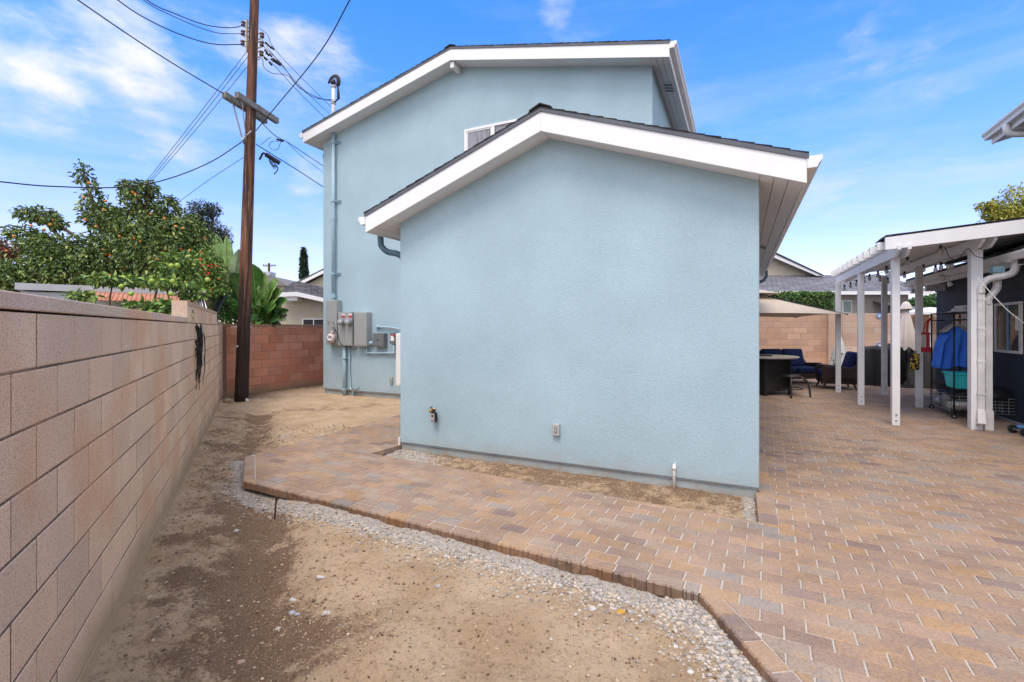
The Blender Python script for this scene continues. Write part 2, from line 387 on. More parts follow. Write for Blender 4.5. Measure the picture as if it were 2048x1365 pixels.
M['wirec'] = mat('black_cable', (.015, .015, .017), .6)
M['vine'] = mat('charred_vine', (.018, .017, .018), .8, var=.3, vs=30)
M['rebar'] = mat('rusty_rebar', (.045, .03, .028), .8)
M['tabletop'] = mat('stone_table_top', (.33, .30, .27), .4, var=.1)
M['tabledark'] = mat('dark_bronze', (.05, .048, .045), .4, metal=.3)
M['solar'] = mat('solar_panel', (.012, .013, .018), .25, spec=.6)
M['hillg'] = mat('far_green_slope', (.07, .13, .035), .95, col2=(.03, .06, .02), c2s=1.2, var=.3)

# ---------------------------------------------------------------- ground
rs = np.random.RandomState(3)
def vnoise(x, y, sc, seed):
    g = np.random.RandomState(seed).rand(128, 128); x = x*sc+31.7; y = y*sc+17.3
    xi = np.floor(x).astype(int); yi = np.floor(y).astype(int); fx = x-xi; fy = y-yi
    fx = fx*fx*(3-2*fx); fy = fy*fy*(3-2*fy)
    a = g[xi % 128, yi % 128]; b = g[(xi+1) % 128, yi % 128]; c = g[xi % 128, (yi+1) % 128]; d = g[(xi+1) % 128, (yi+1) % 128]
    return (a*(1-fx)+b*fx)*(1-fy)+(c*(1-fx)+d*fx)*fy
def fbm(x, y, sc, seed, n=4):
    s = 0; w = 1; t = 0
    for i in range(n): s = s+w*vnoise(x, y, sc*2**i, seed+i); t += w; w *= .55
    return s/t
def segd(x, y, p, q):
    px, py = p[0], p[1]; dx, dy = q[0]-px, q[1]-py; l = dx*dx+dy*dy
    t = np.clip(((x-px)*dx+(y-py)*dy)/l, 0, 1); return np.hypot(x-px-t*dx, y-py-t*dy)
def inpoly(x, y, P):
    r = np.zeros(np.shape(x), bool); n = len(P)
    for i in range(n):
        x0, y0 = P[i]; x1, y1 = P[(i+1) % n]
        if y0 == y1: continue
        c = ((y0 > y) != (y1 > y)) & (x < (x1-x0)*(y-y0)/(y1-y0)+x0); r = r ^ c
    return r
g2 = lambda px, py: gr(px, py)[:2]
E0 = (-3.29, 5.853); E1 = (-2.79, 4.93); E2 = (1.1126, 2.832); E3 = (1.48, -0.8); E4 = (4.2, -.8); E5 = (10.08, 11.5)
S1 = H(.04, -.77, 0)[:2]; S2 = H(4.36, -.50, 0)[:2]; Lc = H(4.30, 0, 0)[:2]; M1 = H(4.30, 3.3, 0)[:2]
E10 = (-1.44, 10.05); B0 = H(-.115, -.77, 0)[:2]; K = H(-.115, 9.2, 0)[:2]
G1 = (14.2, 13.3); G2 = (13.3, 15.1); G3 = (8.85, 17.15)
OUT = [E0, E1, E2, E3, E4, E5, G1, G2, G3, K, H(.05, 9, 0)[:2], H(.04, 0, 0)[:2], S1, S2, Lc, M1, E10]
# the long block wall on the left
WX0, WS = -0.798, -0.535                                      # x = WX0 + WS*y
def wallx(y): return WX0+WS*y

def height(x, y):
    """returns z, damp, gravel"""
    n1 = fbm(x, y, .9, 1); n2 = fbm(x, y, 4, 11); n3 = fbm(x, y, 16, 21, 3)
    dw = (x-wallx(y))/1.134                                    # distance to the left wall
    z = -.080+.05*(n1-.5)+.045*(n2-.5)+(.022+.035*np.exp(-((dw-.5)/.5)**2))*(n3-.5)
    de = np.minimum(segd(x, y, E1, E2), np.minimum(segd(x, y, E2, E3), segd(x, y, E0, E1)))
    up = np.clip((y-5.6+.25*x*0)/1.2, 0, 1)*np.clip((x+4.2)/1.0, 0, 1)       # yard in front of the tall house is nearly flush
    up = np.maximum(up, np.clip((y-8.5)/1.5, 0, 1))
    z = z*(1-up)+(-.026+.018*(n2-.5)+.008*(n3-.5))*up
    dl = segd(x, y, E0, E10); z = np.where(dl < .12, np.minimum(z, -.016+.006*(n3-.5)), z)
    tr = np.exp(-((dw-.72-.12*(n1-.5))/.22)**2)*np.clip((10.6-y)/1.5, 0, 1)*np.clip((y-1)/2, 0, 1)
    z = z-.085*tr*(.6+.8*n2)
    z = z+.05*np.exp(-(dw/.16)**2)*(n2)                         # soil heaped on the footing
    z = z+.026*np.exp(-(de/.15)**2)*(.6+n2)                     # bedding gravel banked on the paver edge
    # lumpy hole in the foreground
    for cx, cy, r, a in ((-1.15, 2.75, .35, -.05), (-.62, 2.45, .22, .025), (-1.6, 3.2, .3, .02), (-1.45, 2.2, .3, -.03)):
        z = z+a*np.exp(-(((x-cx)**2+(y-cy)**2)/r**2))*(.4+1.2*n2)
    ins = inpoly(x, y, OUT); bd = np.minimum.reduce([segd(x, y, OUT[i], OUT[(i+1) % len(OUT)]) for i in range(len(OUT))]); z = np.where(ins & (bd > .035), -.11, np.where(ins, np.minimum(z, -.05), z)); z = np.where(bd < .02, np.minimum(z, -.035), z)
    strip = inpoly(x, y, [S2, S1, H(-.02, .3, 0)[:2], H(4.3, .3, 0)[:2]])
    z = np.where(strip, -.085+.035*(n2-.5)+.018*(n3-.5)+.02*np.clip((segd(x, y, S1, S2)-.25)/.3, 0, 1), z)
    damp = .95*np.clip(tr*1.5, 0, 1)*(.5+n2*.8)+.75*np.exp(-((dw-.22)/.30)**2)*(n2*1.6)
    for cx, cy, rx, ry, a in ((-1.2, 2.65, .5, .36, .62), (-1.9, 3.3, .4, .5, .5), (-1.25, 1.9, .7, .3, .5), (-2.35, 4.2, .35, .6, .5), (-.15, 2.05, .5, .25, .35), (-.55, 3.35, .5, .2, .3)):
        damp = damp+a*np.exp(-((x-cx)/rx)**2-((y-cy)/ry)**2)*(.35+1.1*n2)
    damp = damp*.8+.75*(n1-.52)+.25*(n2-.5)
    damp = np.where(strip, .62+1.0*(n2-.5), damp)
    damp = np.where(up > .5, damp*.35+.5*np.clip((n1-.55)*4, 0, 1)+.6*np.exp(-(segd(x, y, (-6.5, 10.9), (-5, 14))/.5)**2), damp)
    grav = np.exp(-(de/(.10+.14*n1))**2)*1.25*np.clip(segd(x, y, E0, (-2.9, 5.1))*0+1, 0, 1)
    grav = grav*np.where(x > -2.75, 1, .5)+.45*np.exp(-(((x+2.35)**2+(y-6.9)**2)/.7**2))*n2+.4*np.exp(-(dl/.25)**2)*n2
    gl = np.exp(-(((x-S2[0]-.35)**2+(y-S2[1])**2)/.45**2)); gr_ = np.exp(-(segd(x, y, H(.09, -.7, 0), H(.09, 0, 0))/.05)**2)
    grav = np.where(strip, np.maximum(gl*1.1, gr_), grav)
    grav = grav+.8*np.exp(-(((x+3.35)**2/.3**2+(y-7.2)**2/.5**2)))*n2
    return z, np.clip(damp, 0, 1), np.clip(grav, 0, 1)

def dirt_sheet():
    def sheet(x0, x1, y0, y1, st, keep):
        xs = np.arange(x0, x1+st/2, st); ys = np.arange(y0, y1+st/2, st); X, Y = np.meshgrid(xs, ys)
        Z, D, G = height(X, Y); return X, Y, Z, D, G
    st = .03
    X, Y, Z, D, G = sheet(-8.0, 3.0, -.6, 15.0, st, None)
    ny, nx = X.shape
    cxm = X[:-1, :-1]+st/2; cym = Y[:-1, :-1]+st/2
    keep = (cxm > wallx(cym)-.25)
    far_in = inpoly(cxm, cym, OUT) & (np.minimum.reduce([segd(cxm, cym, OUT[i], OUT[(i+1) % len(OUT)]) for i in range(len(OUT))]) > .12)
    keep &= ~far_in
    house = (((cxm-O[0])*d1[0]+(cym-O[1])*d1[1]) > .25) & (((cxm-O[0])*d2[0]+(cym-O[1])*d2[1]) < 4.1); keep &= ~house
    idx = np.arange(ny*nx).reshape(ny, nx)
    q = np.stack([idx[:-1, :-1], idx[:-1, 1:], idx[1:, 1:], idx[1:, :-1]], -1)[keep]
    used, inv = np.unique(q, return_inverse=True); q = inv.reshape(-1, 4)
    me = bpy.data.meshes.new('dirt_yard')
    V = np.stack([X.ravel(), Y.ravel(), Z.ravel()], -1)[used]
    me.from_pydata(V.tolist(), [], q.tolist())
    a = me.color_attributes.new('Mask', 'FLOAT_COLOR', 'POINT')
    buf = np.ones((len(used), 4)); buf[:, 0] = D.ravel()[used]; buf[:, 1] = G.ravel()[used]; a.data.foreach_set('color', buf.ravel())
    me.polygons.foreach_set('use_smooth', [True]*len(me.polygons))
    m = bpy.data.materials.new('yard_dirt'); m.use_nodes = True; nt = m.node_tree; L = nt.links.new; b = nt.nodes['Principled BSDF']
    b.inputs['Roughness'].default_value = .95; b.inputs['Specular IOR Level'].default_value = .1
    geo = nt.nodes.new('ShaderNodeNewGeometry'); an = nt.nodes.new('ShaderNodeAttribute'); an.attribute_name = 'Mask'
    sp = nt.nodes.new('ShaderNodeSeparateColor'); L(an.outputs['Color'], sp.inputs[0])
    def noise(sc, det=4, rg=.6):
        n = nt.nodes.new('ShaderNodeTexNoise'); n.inputs['Scale'].default_value = sc; n.inputs['Detail'].default_value = det; n.inputs['Roughness'].default_value = rg
        L(geo.outputs['Position'], n.inputs['Vector']); return n.outputs[0]
    def MR(x, lo, hi, a0, a1):
        r = nt.nodes.new('ShaderNodeMapRange'); L(x, r.inputs[0]); r.inputs[1].default_value = lo; r.inputs[2].default_value = hi; r.inputs[3].default_value = a0; r.inputs[4].default_value = a1; return r.outputs[0]
    def MT(op, x, y):
        n = nt.nodes.new('ShaderNodeMath'); n.operation = op
        for i, q_ in enumerate((x, y)):
            if isinstance(q_, (int, float)): n.inputs[i].default_value = q_
            else: L(q_, n.inputs[i])
        return n.outputs[0]
    def mix(bt, f, c1, c2):
        x = nt.nodes.new('ShaderNodeMix'); x.data_type = 'RGBA'; x.blend_type = bt
        for i, q_ in ((0, f), (6, c1), (7, c2)):
            if isinstance(q_, (tuple, float, int)): x.inputs[i].default_value = q_
            else: L(q_, x.inputs[i])
        return x.outputs[2]
    c = mix('MIX', MR(noise(2.2), .35, .65, 0, 1), (.50, .345, .21, 1), (.64, .475, .315, 1))
    dm = MR(MT('ADD', sp.outputs[0], MT('ADD', MT('MULTIPLY', MT('SUBTRACT', noise(9, 6, .75), .5), 1.8), MT('MULTIPLY', MT('SUBTRACT', noise(60, 4, .85), .5), 1.5))), .36, .66, 0, .85)
    c = mix('MIX', dm, c, (.18, .105, .062, 1))
    c = mix('MIX', MR(noise(26, 8, .85), .52, .58, 0, .55), c, (.25, .165, .10, 1))
    c = mix('MIX', MR(noise(70, 4, .9), .55, .62, 0, .55), c, (.66, .54, .41, 1))
    gm = MR(MT('ADD', sp.outputs[1], MT('MULTIPLY', MT('SUBTRACT', noise(20, 4, .7), .5), .9)), .35, .6, 0, .9)
    gcol = mix('MIX', MR(noise(60, 3, .8), .35, .65, 0, 1), (.42, .385, .345, 1), (.62, .59, .55, 1))
    c = mix('MIX', gm, c, gcol)
    L(c, b.inputs['Base Color'])
    bn = nt.nodes.new('ShaderNodeBump'); bn.inputs['Strength'].default_value = 1; bn.inputs['Distance'].default_value = .02
    L(MT('ADD', noise(45, 6, .75), MT('MULTIPLY', noise(160, 3, .7), .5)), bn.inputs['Height']); L(bn.outputs[0], b.inputs['Normal'])
    me.materials.append(m); me.update()
    o = bpy.data.objects.new('dirt_yard', me); COL.objects.link(o); tag(o, kind='structure')
dirt_sheet()
g = MB(); g.face([(-900, -200, -.2), (900, -200, -.2), (900, 1500, -.2), (-900, 1500, -.2)])
tag(g.build('ground', mat('far_ground', (.20, .17, .12), .95, var=.3, vs=.3), recalc=False), kind='structure')

# ---------------------------------------------------------------- pavers
def clip(P, cp):                                             # clip convex P by convex CCW cp
    for i in range(len(cp)):
        a = cp[i]; b = cp[(i+1) % len(cp)]; out = []
        f = lambda p: (b[0]-a[0])*(p[1]-a[1])-(b[1]-a[1])*(p[0]-a[0])
        for j in range(len(P)):
            p, q = P[j], P[(j+1) % len(P)]; fp, fq = f(p), f(q)
            if fp >= 0: out.append(p)
            if (fp >= 0) != (fq >= 0):
                t = fp/(fp-fq); out.append((p[0]+(q[0]-p[0])*t, p[1]+(q[1]-p[1])*t))
        P = out
        if len(P) < 3: return []
    Q = []
    for p in P:
        if not Q or math.hypot(p[0]-Q[-1][0], p[1]-Q[-1][1]) > .004: Q.append(p)
    if len(Q) > 2 and math.hypot(Q[0][0]-Q[-1][0], Q[0][1]-Q[-1][1]) < .004: Q.pop()
    return Q if len(Q) > 2 else []
def area(P): return .5*sum(P[i][0]*P[(i+1) % len(P)][1]-P[(i+1) % len(P)][0]*P[i][1] for i in range(len(P)))
def inset(P, d):
    n = len(P); out = []
    for i in range(n):
        p0, p, p1 = Vector(P[i-1]), Vector(P[i]), Vector(P[(i+1) % n])
        e0 = (p-p0).normalized(); e1 = (p1-p).normalized(); n0 = Vector((-e0.y, e0.x)); n1 = Vector((-e1.y, e1.x))
        k = 1+n0.dot(n1); v = (n0+n1)/max(k, .35); out.append(tuple(p+v*d))
    return out
prng = random.Random(5)
PAL = [((.395, .265, .172), 30), ((.375, .258, .185), 28), ((.345, .238, .182), 20), ((.28, .20, .17), 7), ((.315, .275, .245), 5), ((.41, .262, .148), 9), ((.36, .275, .212), 14)]
PW = [w for _, w in PAL]
def pcol():
    c = prng.choices(PAL, PW)[0][0]; k = prng.uniform(.9, 1.1); return tuple(x*k for x in c)
PV = MB()
def add_paver(P, c=None, top=0.0, dep=.062, j=.0014):
    P = inset(P, j)
    if area(P) < .0004: return
    c = c or pcol(); n = len(P); dz = prng.uniform(-.0018, .0018); b = 4.5e-3
    T = inset(P, b); tx, ty = prng.uniform(-.006, .006), prng.uniform(-.006, .006); cx, cy = P[0]
    if area(T) <= 0: return
    base = len(PV.v)
    PV.v += [(x, y, top-dep) for x, y in P]+[(x, y, top-.005+dz+tx*(x-cx)+ty*(y-cy)) for x, y in P]+[(x, y, top+dz+tx*(x-cx)+ty*(y-cy)) for x, y in T]
    PV.f.append(tuple(base+2*n+i for i in range(n))); PV.c.append(c)
    for i in range(n):
        k = (i+1) % n
        PV.f.append((base+n+i, base+n+k, base+2*n+k, base+2*n+i)); PV.c.append(c)
        PV.f.append((base+i, base+k, base+n+k, base+n+i)); PV.c.append(tuple(x*.86 for x in c) if False else c)
pu = Vector((E1[0]-E2[0], E1[1]-E2[1])).normalized(); pn = Vector((-pu.y, pu.x))*-1   # pu to the left along the rows, pn away from camera
LP, WP = .217, .1175
def PP(a, b): return (E2[0]+pu.x*a+pn.x*b, E2[1]+pu.y*a+pn.y*b)
def offline(p, q, d):                                         # shift segment to its left by d
    v = Vector((q[0]-p[0], q[1]-p[1])).normalized(); nx, ny = -v.y*d, v.x*d; return (p[0]+nx, p[1]+ny), (q[0]+nx, q[1]+ny)
e0i, e1i = offline(E0, E1, WP)
def isect(p, q, r, s):
    d = (q[0]-p[0])*(s[1]-r[1])-(q[1]-p[1])*(s[0]-r[0]); t = ((r[0]-p[0])*(s[1]-r[1])-(r[1]-p[1])*(s[0]-r[0]))/d
    return (p[0]+(q[0]-p[0])*t, p[1]+(q[1]-p[1])*t)
e2i, e3i = offline(E2, E3, WP)
E1i = isect(e0i, e1i, E1, E2); E0i = isect(e0i, e1i, E0, E10)
F1 = isect(S2, Lc, E1, E2); Q = isect(S1, (S1[0]-pu.x, S1[1]-pu.y), E4, E5)
E2b = isect(e2i, e3i, E1, E2); Q2 = isect(E1, E2, E4, E5)
pieces = [[E0i, E1i, F1, S2, Lc, M1, E10], [F1, E2, S1, S2], [E2, Q2, Q, S1], [E2b, e3i, E4, Q2], [B0, Q, E5, K], [K, E5, G1, G2, G3]]
pieces = [p if area(p) > 0 else p[::-1] for p in pieces]
def inany(x, y):
    for p in pieces:
        if all((p[(i+1) % len(p)][0]-p[i][0])*(y-p[i][1])-(p[(i+1) % len(p)][1]-p[i][1])*(x-p[i][0]) >= -1e-4 for i in range(len(p))): return True
    return False
for row in range(-40, 128):
    b0 = row*WP
    off = (row % 2)*LP*.5+(prng.uniform(-.004, .004))
    for k in range(-80, 32):
        a0 = k*LP+off; a1 = a0+LP; cx, cy = PP(a0+LP/2, b0+WP/2)
        if not (-4 < cx < 15 and -1.2 < cy < 18): continue
        if cy < 1.6 and cx > 4.6: continue
        jl, jw = prng.uniform(.0022, .0044), prng.uniform(.0006, .0020); cut = prng.uniform(.0025, .006)
        P = [PP(a1-jl, b0+jw), PP(a0+jl, b0+jw), PP(a0+jl, b0+WP-jw), PP(a1-jl, b0+WP-jw)]
        ins = [inany(*p) for p in P]+[inany(cx, cy)]
        if area(P) < 0: P = P[::-1]
        if all(ins):
            if row == 0 and -.02 < a0 and a1 < 4.6: continue
            add_paver(P)
        elif any(ins) or True:
            if not any(ins) and (row % 1): continue
            col = None
            for pc in pieces:
                q = clip(P, pc)
                if q and area(q) > .0005:
                    col = col or pcol(); add_paver(q, col)
# exposed edge pavers with their spacer ribs
def edge_run(p, q, width, skip=None, length=LP, first=0.0, last=None):
    v = Vector((q[0]-p[0], q[1]-p[1])); Ltot = v.length; v.normalize(); nrm = Vector((-v.y, v.x))
    s = first
    while s < (last or Ltot)-.02:
        e = min(s+length, Ltot); l = e-s-.004; x0 = s+.002
        prof = [(0, 0), (.15, 0), (.175, .010), (.205, .010), (.235, 0), (.49, 0), (.52, .010), (.54, .010), (.57, .002), (.63, .002), (.66, .010), (.68, .010), (.71, 0), (.97, 0), (1, .006)]
        pts = [(x0+a*l, b) for a, b in prof]+[(x0+l, width-.004), (x0, width-.004)]
        W2 = [(p[0]+v.x*a+nrm.x*b, p[1]+v.y*a+nrm.y*b) for a, b in pts]
        add_edge(W2); s = e
def add_edge(P):
    c = pcol(); dz = prng.uniform(-.003, .003); n = len(P); base = len(PV.v); cen = (sum(x for x, y in P[-2:])/2+P[0][0])/2, (sum(y for x, y in P[-2:])/2+P[0][1])/2
    xs = [Vector(P[0]), Vector(P[14]), Vector(P[15]), Vector(P[16])]; ux = (xs[1]-xs[0]).normalized(); uy = (xs[3]-xs[0]).normalized()
    T = []
    for i, p in enumerate(P):
        w = Vector(p)
        if i <= 14: w = w+uy*.006
        else: w = w-uy*.006
        if i in (0, 16): w = w+ux*.006
        if i in (14, 15): w = w-ux*.006
        T.append(tuple(w))
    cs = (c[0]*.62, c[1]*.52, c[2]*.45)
    PV.v += [(x, y, -.075) for x, y in P]+[(x, y, -.012+dz+prng.uniform(-.003, .002)) for x, y in P]+[(x, y, dz) for x, y in T]
    PV.f.append(tuple(base+2*n+i for i in range(n))); PV.c.append(c)
    for i in range(n):
        k = (i+1) % n
        PV.f.append((base+n+i, base+n+k, base+2*n+k, base+2*n+i)); PV.c.append(c)
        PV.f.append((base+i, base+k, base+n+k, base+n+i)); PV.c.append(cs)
# front row (row 0) exposed along E1-E2: run starts at E1 side
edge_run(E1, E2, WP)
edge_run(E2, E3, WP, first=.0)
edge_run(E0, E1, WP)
edge_run(S2, S2, WP) if False else None
# border course beside the house
for k in range(46):
    D0 = -.77+k*LP; q_ = [H(-.115, D0, 0)[:2], H(-.115, D0+LP, 0)[:2], H(.035, D0+LP, 0)[:2], H(.035, D0, 0)[:2]]; add_paver(q_ if area(q_) > 0 else q_[::-1], j=.003)
# remove field pavers under the exposed front row: handled by skipping row 0 above
pav = PV.build('patio_paving', M['paver'], recalc=False); tag(pav, kind='structure')
js = MB(); OI = [E0, E1, E2, E3, E4, E5, G1, G2, G3, K, H(.05, 9, 0)[:2], H(.03, 0, 0)[:2], S1, S2, Lc, M1, E10]
if area(OI) < 0: OI = OI[::-1]
oi = inset(OI, .014); js.face([(x, y, -.0055) for x, y in oi])
o = js.build('joint_sand', M['sand'], pav, recalc=False)

# ---------------------------------------------------------------- gravel and debris
def stones():
    rng = np.random.RandomState(9)
    ico = bmesh.new(); bmesh.ops.create_icosphere(ico, subdivisions=1, radius=1); IV = np.array([v.co[:] for v in ico.verts]); IF = np.array([[v.index for v in f.verts] for f in ico.faces]); ico.free()
    pts = []
    u = np.array([E2[0]-E1[0], E2[1]-E1[1]]); Lu = np.hypot(*u); u /= Lu; nn = np.array([u[1], -u[0]])   # outward (towards camera)
    def add(x, y, r, pal): pts.append((x, y, r, pal))
    for i in range(15000):                                        # along the front edge
        s = rng.rand()*Lu; w = .05+.26*rng.rand()**.9*(0.55+.9*s/Lu); d = abs(rng.normal(0, 1))*w*.55+.012
        x, y = E1[0]+u[0]*s+nn[0]*d, E1[1]+u[1]*s+nn[1]*d
        add(x, y, (.0022+.0075*rng.rand()**2.6)*(1.35 if d > .11 else .65), 0)
    v = np.array([E3[0]-E2[0], E3[1]-E2[1]]); v /= np.hypot(*v); vn = np.array([v[1], -v[0]])
    for i in range(3200):
        s = rng.rand()*1.6-.1; d = abs(rng.normal(0, 1))*.13+.012
        add(E2[0]+v[0]*s+vn[0]*d, E2[1]+v[1]*s+vn[1]*d, .003+.011*rng.rand()**2, 0)
    for i in range(900):
        add(E1[0]+rng.normal(0, .16)-.05, E1[1]+rng.normal(0, .2)+.12, .003+.008*rng.rand()**2, 0)
    for i in range(1300):
        p = H(4.3-.9*rng.rand()**1.5, -.46+.42*rng.rand(), 0); add(p[0], p[1], .003+.009*rng.rand()**2, 0)
    for i in range(500):
        p = H(.09+.03*rng.randn(), -.74+.7*rng.rand(), 0); add(p[0], p[1], .003+.006*rng.rand(), 0)
    for i in range(12000):                                       # crumbs and clods over the yard
        Y = 1.4+6.5*rng.rand()**1.3; x = wallx(Y)+.05+rng.rand()*(3.2+Y*.05)
        add(x, Y, (.0018+.0062*rng.rand()**3)*(1+.10*Y), 1)
    for i in range(1800):
        p = H(4.2*rng.rand(), -.68+.66*rng.rand(), 0); add(p[0], p[1], .002+.007*rng.rand()**2.5, 1)
    for cx, cy, s, n in ((-1.1, 2.75, .3, 500), (-1.6, 2.9, .3, 250), (-.9, 2.3, .4, 250), (-2.9, 5.6, .3, 300), (-.2, 2.2, .5, 260)):
        for i in range(n): add(cx+rng.randn()*s, cy+rng.randn()*s*.7, .0022+.006*rng.rand()**2.5, 1 if rng.rand() < .9 else 0)
    A = np.array([(x, y, r, p) for x, y, r, p in pts])
    ok = ~inpoly(A[:, 0], A[:, 1], OUT) & (A[:, 0] > wallx(A[:, 1])+.03); A = A[ok]
    Z, _, _ = height(A[:, 0], A[:, 1]); n = len(A); nv = len(IV)
    sc = np.stack([A[:, 2]*(.7+.7*rng.rand(n)), A[:, 2]*(.7+.7*rng.rand(n)), A[:, 2]*(.45+.4*rng.rand(n))], -1)
    V = IV[None]*(1+.35*(rng.rand(n, nv, 1)-.5)); an = rng.rand(n)*6.28; ca, sa = np.cos(an)[:, None], np.sin(an)[:, None]
    V = V*sc[:, None, :]; X = V[..., 0]*ca-V[..., 1]*sa; Yv = V[..., 0]*sa+V[..., 1]*ca
    V = np.stack([X+A[:, 0, None], Yv+A[:, 1, None], V[..., 2]+(Z+sc[:, 2]*.45)[:, None]], -1).reshape(-1, 3)
    Fc = (IF[None]+np.arange(n)[:, None, None]*nv).reshape(-1, 3)
    me = bpy.data.meshes.new('gravel'); me.from_pydata(V.tolist(), [], Fc.tolist())
    p0 = np.array([(.47, .42, .36), (.40, .355, .30), (.55, .50, .44), (.27, .24, .21), (.52, .42, .31), (.36, .34, .32)]); p1 = np.array([(.24, .155, .09), (.15, .095, .06), (.42, .30, .19), (.52, .39, .27), (.20, .13, .08), (.34, .23, .14)])
    k = rng.randint(0, 6, n); cc = np.where(A[:, 3:4] < .5, p0[k], p1[k])*(.85+.3*rng.rand(n, 1))
    cc = np.concatenate([cc, np.ones((n, 1))], 1); at_ = me.color_attributes.new('Col', 'FLOAT_COLOR', 'CORNER')
    at_.data.foreach_set('color', np.repeat(cc, len(IF)*3, 0).ravel()); me.materials.append(M['stone']); me.update()
    o = bpy.data.objects.new('gravel', me); COL.objects.link(o)
    tag(o, 'loose grey crushed stone and crumbs of soil along the paver edge and over the dirt', 'gravel', kind='stuff')
stones()
def gz(x, y): return float(height(np.array([x]), np.array([y]))[0][0])
# larger stones one can point at
srng = random.Random(4)
def stone(px, py, r, c, label, zsc=.6):
    x, y, _ = gr(px, py, -.07); z = gz(x, y); b = MB(); r *= .78; c = tuple(q*.88 for q in c); b.ball((x, y, z+r*zsc*.4), (r*1.3, r, r*zsc), 6, 4, c, .30, srng)
    o = b.build('stone', M['stone'], loc=(x, y, z)); tag(o, label, 'stone', 'larger stones lying in the dirt')
stone(640, 1147, .026, (.70, .68, .65), 'bright white stone nearest the paving, above the dark hollow in the dirt')
stone(586, 1172+8, .022, (.62, .6, .57), 'small white stone on the left rim of the dark hollow')
stone(652, 1211, .030, (.55, .50, .45), 'flat tan stone at the right end of the row in the hollow')
stone(595, 1206, .018, (.42, .43, .46), 'grey chip of stone just left of the flat tan stone')
stone(584, 1200, .020, (.45, .45, .47), 'upright bluish grey stone in the bottom of the hollow')
stone(556, 1226, .020, (.60, .56, .50), 'pale stone lowest down in the hollow, left side')
stone(482, 1287, .030, (.50, .33, .26), 'pinkish brick chip alone in the dirt towards the wall')
stone(473, 1051, .022, (.62, .60, .56), 'round white pebble near the left corner of the paving', .8)
stone(876, 1172, .022, (.45, .43, .42), 'grey pebble alone on the smooth sandy dirt')
stone(1183, 1216, .026, (.60, .57, .54), 'white pebble at the lower rim of the gravel band')
stone(1241, 1224, .026, (.60, .34, .06), 'orange yellow stone on top of the gravel band')
# rubble at the foot of the pole
for i, (px, py, r, lab) in enumerate(((452, 790, .17, 'large tan rock wedged between block wall and utility pole'), (456, 805, .11, 'smaller flat rock in front of the large tan one by the pole'))):
    x, y, _ = gr(px, py, 0); b = MB(); b.ball((x, y, .02), (r, r*.8, r*.6), 12, 8, (.33, .24, .16), .17, srng)
    tag(b.build('rock', M['stone'], loc=(x, y, 0)), lab, 'rock', 'rocks at the foot of the pole')
b = MB(); x, y, _ = gr(492, 803, -.02); b.hexa([(x-.03, y, -.03), (x+.05, y-.02, -.03), (x+.05, y+.02, -.02), (x-.02, y+.03, -.02), (x-.02, y, .03), (x+.05, y-.01, .02), (x+.04, y+.02, .03), (x, y+.02, .05)])
tag(b.build('paper_scrap', M['paperw'], loc=(x, y, 0)), 'white scrap of litter at the foot of the utility pole', 'litter')
# rebar stake
x, y, _ = gr(548, 1024, -.07); z = gz(x, y); b = MB(); b.tube([(x, y, z-.05), (x+.012, y+.02, z+.19)], .008, 6); b.tube([(x+.012, y+.02, z+.165), (x+.02, y+.015, z+.195)], .013, 6)
tag(b.build('stake', M['rebar'], loc=(x, y, z)), 'thin dark steel stake stuck in gravel beside the paver edge', 'stake')
b = MB(); x, y, _ = gr(1562, 941, 0); b.ball((x, y, .004), (.03, .012, .003), 8, 4); tag(b.build('leaf_scrap', M['bluelt'], loc=(x, y, .003)), 'tiny blue scrap lying on the pavers right of the house corner', 'litter')

# ---------------------------------------------------------------- block walls
wr = random.Random(12)
def block_wall(mb, fr, L, z0, n, th, cols, phase=0.0, bl=.406, bh=.203, a0=0.0, mort=(.14, .105, .08), joint=.010, end=None):
    mb.box(fr, a0, L, .0022, th, z0, z0+n*bh-.004, mort)
    for r in range(n):
        zb = z0+r*bh; s = a0-((phase+.5*(r % 2))*bl) % bl
        while s < L-.02:
            e = min(s+bl, L); s0 = max(s, a0); c = wr.choice(cols); k = wr.uniform(.92, 1.08); c = tuple(x*k for x in c)
            if e-s0 > .03:
                j = joint/2; dd = wr.uniform(-.001, .0015); ch = .004; pts = []
                A0, A1, Z0, Z1 = s0+j, e-j, zb+j, zb+bh-j
                B = [fr(A0, .005, Z0), fr(A1, .005, Z0), fr(A1, .005, Z1), fr(A0, .005, Z1)]
                Cc = [fr(A0, .002-dd, Z0), fr(A1, .002-dd, Z0), fr(A1, .002-dd, Z1), fr(A0, .002-dd, Z1)]
                T = [fr(A0+ch, -dd, Z0+ch), fr(A1-ch, -dd, Z0+ch), fr(A1-ch, -dd, Z1-ch), fr(A0+ch, -dd, Z1-ch)]
                mb.face(T, c)
                for i in range(4):
                    k2 = (i+1) % 4; mb.face([Cc[i], Cc[k2], T[k2], T[i]], c); mb.face([B[i], B[k2], Cc[k2], Cc[i]], c)
            s += bl
